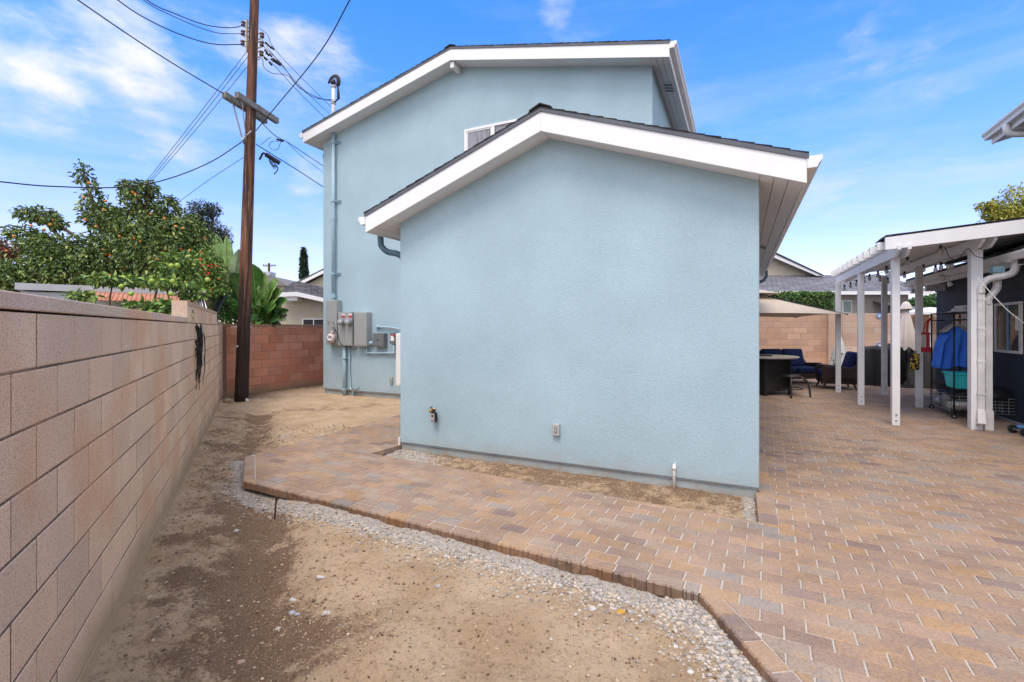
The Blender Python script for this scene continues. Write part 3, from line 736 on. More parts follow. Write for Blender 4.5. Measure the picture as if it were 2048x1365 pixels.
# long left wall: frame a along (away), b = to its left (away from the yard)
sy = -2.5; WLf = WF(wallx(sy), sy, WS, 1); kL = math.hypot(WS, 1)
def aw(y): return (y-sy)*kL
TAN = [(.80, .575, .41), (.78, .57, .415), (.82, .59, .42), (.76, .56, .41)]
w = thing('block_wall', 'long tan concrete block wall with pitted face running along the left of the dirt yard', 'wall', (wallx(3), 3, 0))
b = MB(); Z0 = -.191; block_wall(b, WLf, aw(10.93), Z0, 9, .15, TAN, .2)
b.build('block_courses', M['block'], w, recalc=False)
b = MB(); zc = Z0+9*.203; s = 0
ends = aw(5.44)
while s < ends:                                                # cap course
    e = min(s+.406, ends); c = tuple(x*wr.uniform(.9, 1.05) for x in (.74, .565, .43)); b.box(WLf, s+.002, e-.002, -.006, .156, zc+.004, zc+.062, c); s = e
b.build('cap', M['block'], w, bevel=.006)
b = MB(); block_wall(b, lambda a, bb, z: WLf(a, bb, z), aw(9.42), zc, 1, .15, TAN, .3, a0=aw(5.44)); b.box(WLf, aw(5.44)-.001, aw(9.42), .0, .15, zc+.203, zc+.255, (.50, .39, .30))
b.box(WLf, aw(5.44)-.004, aw(5.44)-.001, .001, .149, zc+.004, zc+.25, (.56, .45, .35))
b.box(WLf, aw(9.43), aw(10.93), -.002, .152, zc+.002, zc+.07, (.50, .37, .28))
b.build('raised_course', M['block'], w, recalc=False)
# red wall at the back left, parallel to the house sides
RED = [(.52, .22, .13), (.56, .25, .155), (.48, .205, .125), (.55, .26, .17), (.52, .25, .165)]
corner = (-6.56, 10.93); RWf = WF(corner[0]+d1[0]*4.2, corner[1]+d1[1]*4.2, -d1[0], -d1[1])   # runs towards the camera so that b points away (left-back)
w2 = thing('block_wall', 'reddish orange concrete block wall behind the utility pole, closing the yard', 'wall', (corner[0]+1, corner[1]+2, 0))
RWf2 = lambda a, bb, z: (corner[0]+d1[0]*a-d1[1]*bb, corner[1]+d1[1]*a+d1[0]*bb, z)
b = MB(); block_wall(b, RWf2, 6.5, -.02, 8, .15, RED, .3, mort=(.26, .16, .12)); b.build('block_courses', M['block2'], w2, recalc=False)
b = MB(); s = 0
while s < 6.5: b.box(RWf2, s+.002, s+.404, -.006, .156, 1.606, 1.665, tuple(x*wr.uniform(.85, 1.05) for x in (.36, .20, .14))); s += .406
b.build('cap', M['block2'], w2, bevel=.005)
# peach wall at the back right
PE = [(.53, .33, .225), (.50, .31, .21), (.56, .36, .25), (.47, .30, .22)]
PE2 = [(.56, .42, .33), (.55, .38, .29), (.58, .44, .36), (.52, .36, .27)]
bw0 = (10.48-d2[0]*-5, 16.2+d2[1]*5)                            # start well left, behind the house
bw0 = (10.48+d2[0]*5, 16.2+d2[1]*5)
BWf = lambda a, bb, z: (bw0[0]-d2[0]*a+d1[0]*bb, bw0[1]-d2[1]*a+d1[1]*bb, z)
w3 = thing('block_wall', 'peach concrete block wall at the back of the patio behind sofa and covered grill', 'wall', (10.5, 16.2, 0))
b = MB(); block_wall(b, BWf, 5.25, -.04, 10, .15, PE, .1, mort=(.30, .24, .19)); b.build('block_courses', M['block3'], w3, recalc=False)
b = MB(); b.box(BWf, 5.22, 5.62, -.14, .16, -.05, 2.06, (.50, .35, .26)); b.build('pilaster', M['block3'], w3, bevel=.006)
BWg = lambda a, bb, z: BWf(a, bb-.1, z)
b = MB(); block_wall(b, BWg, 9.9, -.04, 10, .15, PE2, .4, a0=5.63, mort=(.38, .31, .26)); b.box(BWg, 5.63, 9.9, -.004, .154, 1.992, 2.05, (.55, .42, .34)); b.box(BWf, 0, 5.2, -.004, .154, 1.992, 2.03, (.50, .33, .24))
b.build('cap', M['block3'], w3)

# charred vine clinging to the left wall
vb = MB(); vr = random.Random(2); a_ = aw(6.25)
for i in range(20):
    x0 = a_+vr.gauss(.12, .26); z1 = 1.66-abs(vr.gauss(0, .22)); z0_ = 1.0+vr.uniform(-.28, .3); pts = []
    m = 9
    for k in range(m):
        u = k/(m-1); pts.append(WLf(x0+.045*math.sin(4*u+i)+vr.uniform(-.03, .03)-.0*u, -.012-vr.uniform(0, .035)*math.sin(math.pi*min(1, u+.1)), z1+(z0_-z1)*u))
    vb.tube(pts, [(.009*(1-.7*k/m)+.002)*vr.uniform(.4, 1.5) for k in range(m)], 4)
vt = thing('dried_vine', 'black charred looking vine stuck to the tan block wall near the pole', 'vine', WLf(a_, -.02, 1.0)); vb.build('stems', M['vine'], vt)
b = MB(); b.tube([WLf(a_+.42, -.02, 1.63), WLf(a_+.46, -.025, 1.5), WLf(a_+.40, -.02, 1.36)], [.014, .03, .012], 6, flat=.4); b.build('pale_strip', M['galv'], vt)  # narrow pale strip beside the black strands

# ---------------------------------------------------------------- the blue house
HOUSE = thing('stucco_house', 'pale blue stucco house with white eaves, low wing before a two storey part', 'house', H(2, 2, 0))
# wing
WW = 4.30; oR, eR = .265, .361
zt = 3.06; zr = 3.964; mid = 2.15; sl_ = (zr-zt)/(mid+eR)        # top line of the rake board
def rake(t, m=mid, top=zr, s=None): return top-(s if s is not None else sl_)*abs(t-m)
th = .213
def gable_wall(b, t0, t1, m, top, s, D0, D1, z0=.037, drop=.19):
    f = lambda t: top-s*abs(t-m)-drop
    b.prism(H, [(t0, z0), (t1, z0), (t1, f(t1)), (m, f(m)), (t0, f(t0))], D0, D1)
b = MB(); gable_wall(b, 0, WW, mid, zr, sl_, 0, 3.39); b.build('wing_wall', M['stucco'], HOUSE, bevel=.012, seg=2)
b = MB(); b.prism(H, [(0, .037), (1.52, .037), (1.52, 3.3), (0, rake(0)-.19)], 3.392, 9.0); b.build('wing_side_wall', M['stucco'], HOUSE)
b = MB(); b.box(H, .018, WW-.018, .018, 3.3, -.14, .036); b.box(H, .03, 1.5, 3.31, 8.9, -.14, .036); b.build('wing_foundation', M['found'], HOUSE)
b = MB(); b.box(H, -.003, WW+.003, -.004, .016, .0315, .0365); b.build('weep_screed', M['galv'], HOUSE)
# roof pieces builder
def gable_roof(par, t0, t1, m, top, s, th, Dl0, Dl1, Dr0, Dr1, wallD, tw0, tw1, names):
    f = lambda t, o=0: top-s*abs(t-m)+o
    # rake boards
    b = MB(); b.prism(H, [(t0, f(t0)-th), (m, f(m)-th), (m, f(m)), (t0, f(t0))], Dl0, Dl0+.03); b.build('rake_board', M['trim'], par, bevel=.003)
    b = MB(); b.prism(H, [(m+.0015, f(m)-th), (t1, f(t1)-th), (t1, f(t1)), (m+.0015, f(m))], Dl0, Dl0+.03); b.build('rake_board', M['trim'], par, bevel=.003)
    # soffits (sloped undersides), one for each slope: gable overhang strip plus eave strips
    def sof(ta, tb, D0, D1, name='soffit', dz=0):
        b = MB(); b.hexa([H(ta, D0, f(ta)-th+.012+dz), H(tb, D0, f(tb)-th+.012+dz), H(tb, D1, f(tb)-th+.012+dz), H(ta, D1, f(ta)-th+.012+dz),
                          H(ta, D0, f(ta)-th+.03+dz), H(tb, D0, f(tb)-th+.03+dz), H(tb, D1, f(tb)-th+.03+dz), H(ta, D1, f(ta)-th+.03+dz)]); return b.build(name, M['soffit'], par)
    e0 = tw0-t0; e1 = t1-tw1
    sof(tw0+.002, m, Dl0+.031, wallD+.02); sof(m+.002, tw1-.002, Dl0+.031, wallD+.02)
    for (ta, tb, D1) in ((t0+.02, tw0, Dr1), (tw1, t1-.02, Dl1)):
        st = (tb-ta)/3
        for k in range(3): sof(ta+k*st+(.003 if k else 0), ta+(k+1)*st-.003, Dl0+.031, D1, 'soffit_board', .001*(k % 2))
    # eave fascia
    b = MB(); b.box(H, t0, t0+.019, Dl0+.031, Dr1, f(t0)-th, f(t0)-.01); b.build('eave_board', M['trim'], par, bevel=.003)
    b = MB(); b.box(H, t1-.019, t1, Dl0+.031, Dl1, f(t1)-th, f(t1)-.01); b.build('eave_board', M['trim'], par, bevel=.003)
    # drip edge and shingles
    for (ta, tb, D1) in ((t0-.015, m, Dr1), (m+.0015, t1+.015, Dl1)):
        b = MB(); h0, h1 = .0, .045
        b.hexa([H(ta, Dl0-.012, f(ta)+h0), H(tb, Dl0-.012, f(tb)+h0), H(tb, D1, f(tb)+h0), H(ta, D1, f(ta)+h0), H(ta, Dl0-.012, f(ta)+h1), H(tb, Dl0-.012, f(tb)+h1), H(tb, D1, f(tb)+h1), H(ta, D1, f(ta)+h1)])
        b.build('drip_edge', M['drip'], par)
        b = MB(); n = int(abs(tb-ta)/.14); up = 1 if ta > tb else 1
        for k in range(n):                                     # stepped shingle courses
            x0 = ta+(tb-ta)*k/n; x1 = ta+(tb-ta)*(k+1)/n; rr = wr.uniform(-.004, .004)
            lo, hi = (x0, x1) if abs(x0-m) > abs(x1-m) else (x1, x0)
            za = f(lo)+h1+.016; zb = f(hi)+h1+.006; z_ = {lo: za, hi: zb}
            b.hexa([H(x0, Dl0-.018+rr, f(x0)+h1+.001), H(x1, Dl0-.018+rr, f(x1)+h1+.001), H(x1, D1, f(x1)+h1+.001), H(x0, D1, f(x0)+h1+.001),
                    H(x0, Dl0-.018+rr, z_[x0]), H(x1, Dl0-.018+rr, z_[x1]), H(x1, D1, z_[x1]), H(x0, D1, z_[x0])])
        b.build('shingles', M['shingle'], par)
    b = MB(); k = Dl0-.03
    while k < min(Dl1, Dr1):
        b.prism(H, [(m-.13, f(m-.13)+.062), (m, f(m)+.072), (m+.13, f(m+.13)+.062), (m+.13, f(m+.13)+.075), (m, f(m)+.088), (m-.13, f(m-.13)+.075)], k, k+.26); k += .27
    b.build('ridge_cap', M['shingle'], par)
gable_roof(HOUSE, -eR, WW+eR, mid, zr, sl_, th, -oR, 3.39, -oR, 8.6, 0, 0, WW, '')
def gutter(par, t, sgn, D0, D1, ztop, m='trim'):
    w_, h_ = .115, .105
    prof = [(0, 0), (.075, 0), (.085, .03), (w_, .065), (w_, h_), (w_-.006, h_), (w_-.006, .068), (.078, .035), (.07, .006), (.006, .006), (.006, h_), (0, h_)]
    b = MB(); b.prism(H, [(t+sgn*a, ztop-h_+z) for a, z in prof], D0, D1)
    b.prism(H, [(t+sgn*a, ztop-h_+z) for a, z in ((0.007, .007), (.07, .007), (.08, .035), (w_-.007, .07), (w_-.007, h_-.002), (.007, h_-.002))], D0-.001, D0+.005)
    b.prism(H, [(t+sgn*a, ztop-h_+z) for a, z in ((0.007, .007), (.07, .007), (.08, .035), (w_-.007, .07), (w_-.007, h_-.002), (.007, h_-.002))], D1-.005, D1+.001)
    return b.build('gutter', M[m], par)
gutter(HOUSE, -eR-.001, -1, -oR-.01, 8.5, zt+.02); gutter(HOUSE, WW+eR+.001, 1, -oR-.01, 3.3, zt-.0)
# downspouts
def spout(par, pts, r=.038, m='slatepaint'):
    b = MB(); b.tube(pts, r, 8); return b.build('downspout', M[m], par, smooth=True)
spout(HOUSE, smoothpts([H(WW+.42, .10, 2.98), H(WW+.42, .10, 2.82), H(WW+.40, .10, 2.72), H(WW+.30, .11, 2.64), H(WW+.14, .12, 2.60), H(WW+.05, .13, 2.52), H(WW+.045, .13, 2.3)], 5)+[H(WW+.045, .13, .3)], .042)
spout(HOUSE, [H(-.42, 8.0, 2.97), H(-.42, 8.0, 2.84), H(-.36, 8.0, 2.74), H(-.14, 8.0, 2.62), H(-.05, 8.0, 2.52), H(-.05, 8.0, .2)])
def soffit_vent(par, t0, t1, D0, D1, f, s):
    b = MB(); b.hexa([H(a, d, f(a)-z) for z in (.012, .003) for a, d in ((t0, D0), (t1, D0), (t1, D1), (t0, D1))]); v = b.build('soffit_vent', M['trim'], par)
    b = MB(); n = 3
    for k in range(n):
        x0 = D0+(D1-D0)*(k+.15)/n; x1 = D0+(D1-D0)*(k+.8)/n; b.hexa([H(a, d, f(a)-z) for z in (.016, .0125) for a, d in ((t0+.015, x0), (t1-.015, x0), (t1-.015, x1), (t0+.015, x1))])
    b.build('slots', M['boxdark'], v)
soffit_vent(HOUSE, -.24, -.12, 3.6, 3.95, lambda t: rake(t)-th+.012, sl_)
# tall part
MD = 3.41; T0, T1 = 1.543, 9.40; oM, eM = .322, .324; mm = 5.50; mt = 7.27; ms = (7.27-6.285)/(mm-(T0-eM)); mth = .225
frm = lambda t: mt-ms*abs(t-mm)
b = MB(); b.prism(H, [(T0, .09), (T1, .09), (T1, frm(T1)-.2), (mm, mt-.2), (T0, frm(T0)-.2)], MD, 9.5); b.build('tall_wall', M['stucco'], HOUSE, bevel=.012)
b = MB(); b.box(H, T0+.1, T1-.03, MD+.03, 9.4, -.14, .089); b.build('tall_foundation', M['found'], HOUSE)
b = MB(); b.box(H, WW+.05, T1+.004, MD-.006, MD+.02, .076, .088); b.build('weep_screed', M['galv'], HOUSE)
gable_roof(HOUSE, T0-eM, T1+eM, mm, mt, ms, mth, MD-oM, 9.7, MD-oM, 9.7, MD, T0, T1, '')
gutter(HOUSE, T0-eM-.001, -1, MD-oM-.01, 9.6, frm(T0-eM)+.02); gutter(HOUSE, T1+eM+.001, 1, MD-oM-.01, 9.6, frm(T1+eM)-.0)
spout(HOUSE, [H(T1+.28, MD+.3, 5.98), H(T1+.28, MD+.3, 5.88), H(T1+.22, MD+.3, 5.80), H(T1+.08, MD+.3, 5.78), H(T1+.045, MD+.3, 5.7), H(T1+.045, MD+.3, .3)])
b = MB(); b.box(H, mm-.06, mm+.03, MD-oM+.04, MD+.02, mt-.36, mt-.24); b.build('beam_end', M['trim'], HOUSE, bevel=.005)
soffit_vent(HOUSE, T0-.26, T0-.08, 4.05, 4.4, lambda t: frm(t)-mth+.012, ms)
# upstairs window and side window
def window(par, t0, t1, z0, z1, D, fr=.05, mull=True):
    b = MB(); s = .045
    b.box(H, t0, t1, D-.03, D+.02, z1-s, z1); b.box(H, t0, t1, D-.03, D+.02, z0, z0+s); b.box(H, t0, t0+s, D-.03, D+.02, z0+s, z1-s); b.box(H, t1-s, t1, D-.03, D+.02, z0+s, z1-s)
    c = (t0+t1)/2
    b.box(H, c-.03, c+.03, D-.028, D+.02, z0+s, z1-s); w_ = b.build('window', M['trim'], par)
    b = MB(); s2 = .03
    for a, e in ((c+.03, t1-s),):
        b.box(H, a, e, D-.018, D+.01, z1-s-s2, z1-s); b.box(H, a, e, D-.018, D+.01, z0+s, z0+s+s2); b.box(H, a, a+s2, D-.018, D+.01, z0+s+s2, z1-s-s2); b.box(H, e-s2, e, D-.018, D+.01, z0+s+s2, z1-s-s2)
    b.build('sash', M['trim'], w_)
    b = MB(); b.box(H, t0+s, c-.03, D-.008, D-.003, z0+s, z1-s); b.box(H, c+.03, t1-s, D-.008, D-.003, z0+s, z1-s); b.build('pane', M['curtain'], w_)
    return w_
tL, zL = pl(930, 261, MD); window(HOUSE, tL-1.35, tL, zL-1.15, zL, MD)
b = MB(); b.box(H, T0-.03, T0-.001, 4.55, 5.5, 4.4, 5.35); sw = b.build('window', M['trim'], HOUSE); b = MB(); b.box(H, T0-.034, T0-.031, 4.62, 5.43, 4.47, 5.28); b.build('pane', M['glass'], sw)

# ---------------------------------------------------------------- service equipment on the tall wall
def wbox(name, label, cat, x0, x1, y0, y1, dep, m, par=None, bev=.006):
    """box whose front face covers px x0..x1, y0..y1 when standing dep off the wall"""
    ta, _ = pl(x0, y0, MD-dep); tb, _ = pl(x1, y0, MD-dep); xm = (x0+x1)/2; _, za = pl(xm, y0, MD-dep); _, zb = pl(xm, y1, MD-dep)
    b = MB(); b.box(H, tb, ta, MD-dep, MD-.001, zb, za)
    if par is None:
        t = thing(name, label, cat, H((ta+tb)/2, MD, zb)); b.build('enclosure', M[m], t, bevel=bev); return t, ta, tb, za, zb
    b.build(name, M[m], par, bevel=bev); return None, ta, tb, za, zb
def front(par, name, t0, t1, z0, z1, D, th_, m, bev=0):
    b = MB(); b.box(H, t0, t1, D-th_, D-.0005, z0, z1); return b.build(name, M[m], par, bevel=bev)
t_, ta, tb, za, zb = wbox('cable_box', 'tall grey metal cable box at the far left of the meters', 'electrical box', 652, 673.6, 601, 690, .17, 'boxgrey')
front(t_, 'door', tb+.012, ta-.012, zb+.02, za-.02, MD-.17, .006, 'boxgrey', .003)
for k in (.25, .75): front(t_, 'latch', tb+(ta-tb)*k-.01, tb+(ta-tb)*k+.01, zb+.48, zb+.56, MD-.176, .02, 'galv', .004)
CBt = t_
t_, ta, tb, za, zb = wbox('meter_box', 'grey meter box carrying two round glass electricity meters', 'electricity meter', 675.8, 704.4, 624.5, 692, .16, 'boxgrey')
mc = (ta+tb)/2; front(t_, 'cover', tb+.012, mc-.006, zb+.02, za-.02, MD-.16, .005, 'boxgrey', .002); front(t_, 'cover', mc+.006, ta-.012, zb+.02, za-.02, MD-.16, .005, 'boxgrey', .002)
for k, px in ((0, 680.5), (1, 694.5)):
    tt, zz = pl(px, 644.6, MD-.26); c0 = H(tt, MD-.165, zz); c1 = H(tt, MD-.29, zz)
    b = MB(); b.tube([c0, H(tt, MD-.20, zz)], .085, 20); m_ = b.build('meter', M['galv'], t_, smooth=False, bevel=.004)
    b = MB(); b.tube([H(tt, MD-.2, zz), H(tt, MD-.28, zz), H(tt, MD-.295, zz)], [.074, .068, .05], 20); b.build('glass_dome', M['meterglass'], m_, smooth=True)
    b = MB(); b.box(H, tt-.045, tt+.045, MD-.298, MD-.2955, zz-.01, zz+.035); b.build('dial', M['paperw'], m_)
    b = MB(); b.box(H, tt-.025, tt+.02, MD-.3, MD-.2985, zz-.002, zz+.018); b.build('display', M['boxdark'], m_)
    f_ = front(t_, 'sticker', tt-.055, tt+.055, za-.135, za-.085, MD-.166, .002, 'red'); front(t_, 'sticker', tt-.055, tt+.055, za-.075, za-.045, MD-.166, .002, 'paperw')
t_, ta, tb, za, zb = wbox('breaker_panel', 'wide plain grey breaker panel right of the two meters', 'electrical box', 708, 733.4, 625, 693, .17, 'boxgrey')
front(t_, 'door', tb+.015, ta-.015, zb+.03, za-.02, MD-.17, .006, 'boxgrey', .003); front(t_, 'latch', mc*0+(ta+tb)/2-.02, (ta+tb)/2+.02, zb-.02, zb-.001, MD-.05, .06, 'paperw')
t_, ta, tb, za, zb = wbox('control_box', 'dark grey square control box between breaker panel and disconnect', 'electrical box', 745, 767.5, 667, 694.5, .13, 'boxdark')
front(t_, 'door', tb+.01, ta-.01, zb+.03, za-.015, MD-.13, .008, 'boxdark', .003); front(t_, 'latch', (ta+tb)/2-.03, (ta+tb)/2+.03, (za+zb)/2-.008, (za+zb)/2+.012, MD-.1385, .004, 'black')
t_, ta, tb, za, zb = wbox('disconnect_box', 'small grey disconnect box with white and red warning label', 'electrical box', 779, 789.5, 666, 688.5, .09, 'boxdark')
front(t_, 'label', tb+.02, ta-.03, zb+.07, za-.07, MD-.09, .002, 'paperw'); front(t_, 'label', tb+.02, ta-.03, za-.066, za-.045, MD-.09, .002, 'red'); front(t_, 'lever', tb+.0, tb+.018, za-.09, za-.04, MD-.092, .03, 'red')
# white cabinet at the inner corner
t_, ta, tb, za, zb = wbox('wall_cabinet', 'tall white metal cabinet in the corner beside the front wing', 'cabinet', 791.5, 806, 667, 772, .22, 'pvc')
front(t_, 'door', tb+.02, ta-.02, zb+.03, za-.03, MD-.22, .006, 'pvc', .003)
# pipes
def pipe(name, label, pts, r, m, par=None, n=10):
    b = MB(); b.tube(pts, r, n)
    if par is not None: return b.build(name, M[m], par, smooth=True)
    return tag(b.build(name, M[m], smooth=True, loc=pts[0]), label, 'pipe')
def wp(px, py, off=.05):
    t, z = pl(px, py, MD-off); return H(t, MD-off, z)
def elbow(pts, r=.04, n=4):                                     # round the corners of a polyline
    out = [Vector(pts[0])]
    for i in range(1, len(pts)-1):
        a, b_, c = Vector(pts[i-1]), Vector(pts[i]), Vector(pts[i+1]); p = b_+(a-b_).normalized()*r; q = b_+(c-b_).normalized()*r
        for k in range(n+1):
            u = k/n; out.append(p*(1-u)**2+b_*2*u*(1-u)+q*u*u)
    out.append(Vector(pts[-1])); return [tuple(v) for v in out]
tM, _ = pl(667, 400, MD-.08)
mast = thing('service_mast', 'service mast pipe rising up the wall and through the roof edge', 'conduit', H(tM, MD-.08, 0))
_, zc0 = pl(667, 599, MD-.08); zroof = frm(tM)-mth
pipe('riser', '', [H(tM, MD-.08, zc0), H(tM, MD-.08, zroof+.02)], .042, 'bluepaint', mast, 14)
b = MB()
for py in (285, 403, 548):
    _, z = pl(667, py, MD-.08); 
    for dz in (-.022, .022): b.box(H, tM-.17, tM+.15, MD-.03, MD-.004, z+dz-.008, z+dz+.008)
    b.box(H, tM-.055, tM+.055, MD-.13, MD-.025, z-.022, z+.022)
    b.build('strap', M['bluepaint'], mast); b = MB()
for py in (436, 592):
    _, z = pl(667, py, MD-.08); b = MB(); b.tube([H(tM, MD-.08, z-.05), H(tM, MD-.08, z+.05)], .052, 14); b.build('coupling', M['bluepaint'], mast)
_, ztop = pl(670, 172, MD-.08)
pipe('upper_pipe', '', [H(tM, MD-.08, zroof+.02), H(tM, MD-.08, ztop)], .042, 'pvc', mast, 14)
b = MB()
for zz in (ztop-.0, ztop-.40): b = MB(); b.tube([H(tM, MD-.08, zz-.03), H(tM, MD-.08, zz+.03)], .06, 12); b.build('clamp', M['galv'], mast)
b = MB(); b.ball(H(tM-.01, MD-.1, ztop+.08), (.065, .065, .085), 12, 8); b.build('weatherhead', M['black'], mast, smooth=True)
b = MB()
for k in range(5):
    rr = .115+.02*k; c0 = Vector(H(tM-.02, MD-.1, ztop+.08)); pts = []
    for i in range(15):
        a = math.pi*(.95-1.15*i/14); pts.append(tuple(c0+Vector((-d2[0]*math.cos(a)*rr, -d2[1]*math.cos(a)*rr+.01*k, math.sin(a)*rr))))
    pts += [tuple(Vector(pts[-1])+Vector((.03, 0, -.1-.02*k))), H(tM-.17-.03*k, MD-.12, ztop-.36), H(tM-.02, MD-.1, ztop-.42)] if k < 3 else []
    b.tube(pts, .013, 5)
b.build('loop_cable', M['wirec'], mast, smooth=True)
# thick conduit down
lt, _ = pl(689, 720, MD-.07)
lc = thing('conduit', 'thick blue painted conduit from the meter box down into the ground', 'conduit', H(lt, MD-.07, 0))
pipe('pipe', '', [H(lt, MD-.07, -.06), H(lt, MD-.07, pl(689, 690, MD-.07)[1])], .043, 'bluepaint', lc, 12)
b = MB()
for py in (717, 779):
    _, z = pl(689, py, MD-.07)
    b.box(H, lt-.16, lt+.1, MD-.03, MD-.004, z+.008, z+.022); b.box(H, lt-.16, lt+.1, MD-.03, MD-.004, z-.022, z-.008); b.box(H, lt-.055, lt+.055, MD-.12, MD-.025, z-.02, z+.02)
    b.build('strap', M['bluepaint'], lc); b = MB()
gp = thing('water_pipe', 'thin blue pipe with brass hose valve near the ground', 'pipe', wp(700, 780, .04))
b = MB(); b.tube([wp(698.5, 692, .04), wp(699, 735, .035), wp(701, 778, .04), wp(705.5, 779, .05), wp(706, 800, .05)], .017, 8); b.build('pipe', M['bluepaint'], gp, smooth=True)
b = MB(); b.tube([wp(700, 777, .05), wp(707, 783, .06), wp(718.5, 777, .1)], .018, 8); b.tube([wp(705, 777, .09), wp(706, 783, .09)], .03, 8); b.build('valve', M['galv'], gp)
b = MB(); b.tube(elbow([wp(733.5, 690, .05), wp(734, 706.5, .05), wp(787.5, 706.5, .05), wp(787.5, 689, .05)], .03), .024, 10)
for px, py in ((734, 706), (787.5, 706)): b.ball(wp(px, py, .05), .04, 10, 6)
tag(b.build('pipe_run', M['bluepaint'], smooth=True, loc=wp(760, 706)), 'blue conduit elbowing from breaker panel along to the disconnect box', 'conduit')
b = MB(); b.tube([wp(738, 686.5, .06), wp(746, 686.5, .06)], .045, 12); b.tube([wp(738.5, 686.5, .06), wp(740, 686.5, .06)], .055, 12)
tag(b.build('pipe_nipple', M['bluepaint'], smooth=True, loc=wp(740, 687)), 'short stub of blue pipe joining the breaker panel to the dark control box', 'conduit')
b = MB(); b.tube([wp(757, 654, .04), wp(762, 654.5, .045), wp(785, 655.5, .05), wp(795, 658, .05), wp(802, 658, .05)], .020, 8); b.tube([wp(755.5, 654, .0), wp(755.5, 654, .05)], .045, 12)
tag(b.build('wall_pipe', M['bluepaint'], smooth=True, loc=wp(757, 654)), 'blue pipe coming out of the wall above the dark control box', 'pipe')
b = MB(); b.tube([wp(668, 658, .2), wp(671, 662, .22), wp(676, 668, .2), wp(677, 680, .2), wp(682, 688, .2), wp(686, 693, .15)], .007, 5)
b.tube([wp(664, 657, .2), wp(668, 655, .21), wp(671, 660, .2), wp(667, 664, .2)], .007, 5); b.tube([wp(702, 693, .1), wp(705, 700, .1), wp(711, 700, .1), wp(716, 694, .1)], .007, 5)
tag(b.build('loose_cable', M['wirec'], loc=wp(670, 660)), 'thin black cable tied round the hanging plastic bag and meter box', 'cable')
b = MB(); c0 = wp(662.5, 675, .25); b.ball((c0[0], c0[1], c0[2]-.02), (.105, .07, .125), 12, 9, None, .10, srng); b.tube([(c0[0]+.01, c0[1], c0[2]+.08), wp(665, 662, .22)], [.05, .012], 7)
bag = thing('plastic_bag', 'pinkish clear plastic bag with a white coil hanging on the cable box', 'bag', c0); b.build('film', M['plasticbag'], bag, smooth=True)
b = MB(); b.tube([(c0[0]+.06*math.cos(a), c0[1]-.075, c0[2]-.01+.06*math.sin(a)) for a in [i*.42 for i in range(16)]], .016, 6); b.build('coil', M['paperw'], bag)
def outlet(px, py, D, label, sz=(.085, .135), m='plgrey'):
    t, z = pl(px, py, D-.03); o = thing('outlet_cover', label, 'outlet', H(t, D, z))
    b = MB(); b.box(H, t-sz[0]/2, t+sz[0]/2, D-.045, D-.001, z-sz[1]/2, z+sz[1]/2); b.build('housing', M[m], o, bevel=.008, seg=3)
    b = MB(); b.box(H, t-sz[0]*.2, t+sz[0]*.2, D-.048, D-.0455, z-sz[1]*.28, z+sz[1]*.26); b.build('socket', M['boxdark'], o)
    b = MB(); b.box(H, t-sz[0]*.09, t+sz[0]*.1, D-.0495, D-.0482, z-sz[1]*.2, z+sz[1]*.2); b.build('insert', M['plgrey'], o)
outlet(782, 761, MD, 'small grey weatherproof outlet low on the tall wall under the disconnect box', (.08, .14))
outlet(1112, 860, 0, 'grey weatherproof outlet low in the middle of the front wall')
b = MB()
# white corner bead piece at the foot of the wing's left corner
c = H(WW+.012, -.004, 0); b.box(H, WW+.004, WW+.03, .0, .03, -.03, .10); tag(b.build('pipe_stub', M['pvc'], loc=H(WW+.01, 0, 0)), 'short white plastic stub at the foot of the left house corner', 'pipe')
# hose spigot with lock box
ts, zs = pl(862, 822, -.06)
sp_ = thing('hose_spigot', 'small brass hose spigot with dark handle on the front wall', 'tap', H(ts, 0, zs))
b = MB(); b.tube([H(ts, 0, zs), H(ts, -.05, zs), H(ts+.005, -.075, zs-.015)], .014, 10); b.ball(H(ts+.004, -.06, zs), .022, 10, 7); b.tube([H(ts, -.002, zs), H(ts, -.01, zs)], .03, 12); b.build('body', M['brass'], sp_, smooth=True)
b = MB(); b.tube([H(ts, -.06, zs+.02), H(ts, -.06, zs+.04)], .006, 6); b.tube([H(ts+.02, -.06, zs+.042), H(ts-.02, -.06, zs+.055)], .008, 6); b.build('handle', M['boxdark'], sp_)
tk, zk = pl(867, 831, -.07)
kb = thing('lock_box', 'small grey key lock box with black shackle hanging on the brass spigot', 'lock box', H(tk, -.05, zk-.05))
b = MB(); b.box(H, tk-.040, tk+.040, -.090, -.035, zk-.085, zk+.03); b.build('case', M['black'], kb, bevel=.009, seg=3)
b = MB(); b.box(H, tk-.028, tk+.037, -.094, -.0905, zk-.078, zk+.022); b.build('face_plate', M['plgrey'], kb, bevel=.0015)
b = MB(); b.tube([H(tk, -.0945, zk-.004), H(tk, -.100, zk-.004)], .015, 14); b.build('dial', M['black'], kb)
b = MB(); b.box(H, tk-.016, tk+.024, -.0955, -.0943, zk-.064, zk-.056); b.build('slot', M['black'], kb)
b = MB(); b.tube([H(tk+.018*math.cos(a)*1.1, -.06, zk+.03+.045*math.sin(a)) for a in [math.pi*i/8 for i in range(9)]], .009, 8); b.build('shackle', M['black'], kb, smooth=True)
tp, zp = pl(1348, 932, -.05)
b = MB(); b.tube(elbow([H(tp, -.04, -.06), H(tp, -.04, zp), H(tp, .0, zp)], .02), .0145, 12)
dp = tag(b.build('drain_pipe', M['pvc'], smooth=True, loc=H(tp, -.04, -.04)), 'white plastic drain pipe elbowing out of the front wall near the right corner', 'pipe')
b = MB(); b.tube([H(tp, -.04, zp-.045), H(tp, -.04, zp-.005)], .019, 12); b.build('elbow', M['pvc'], dp, smooth=True)

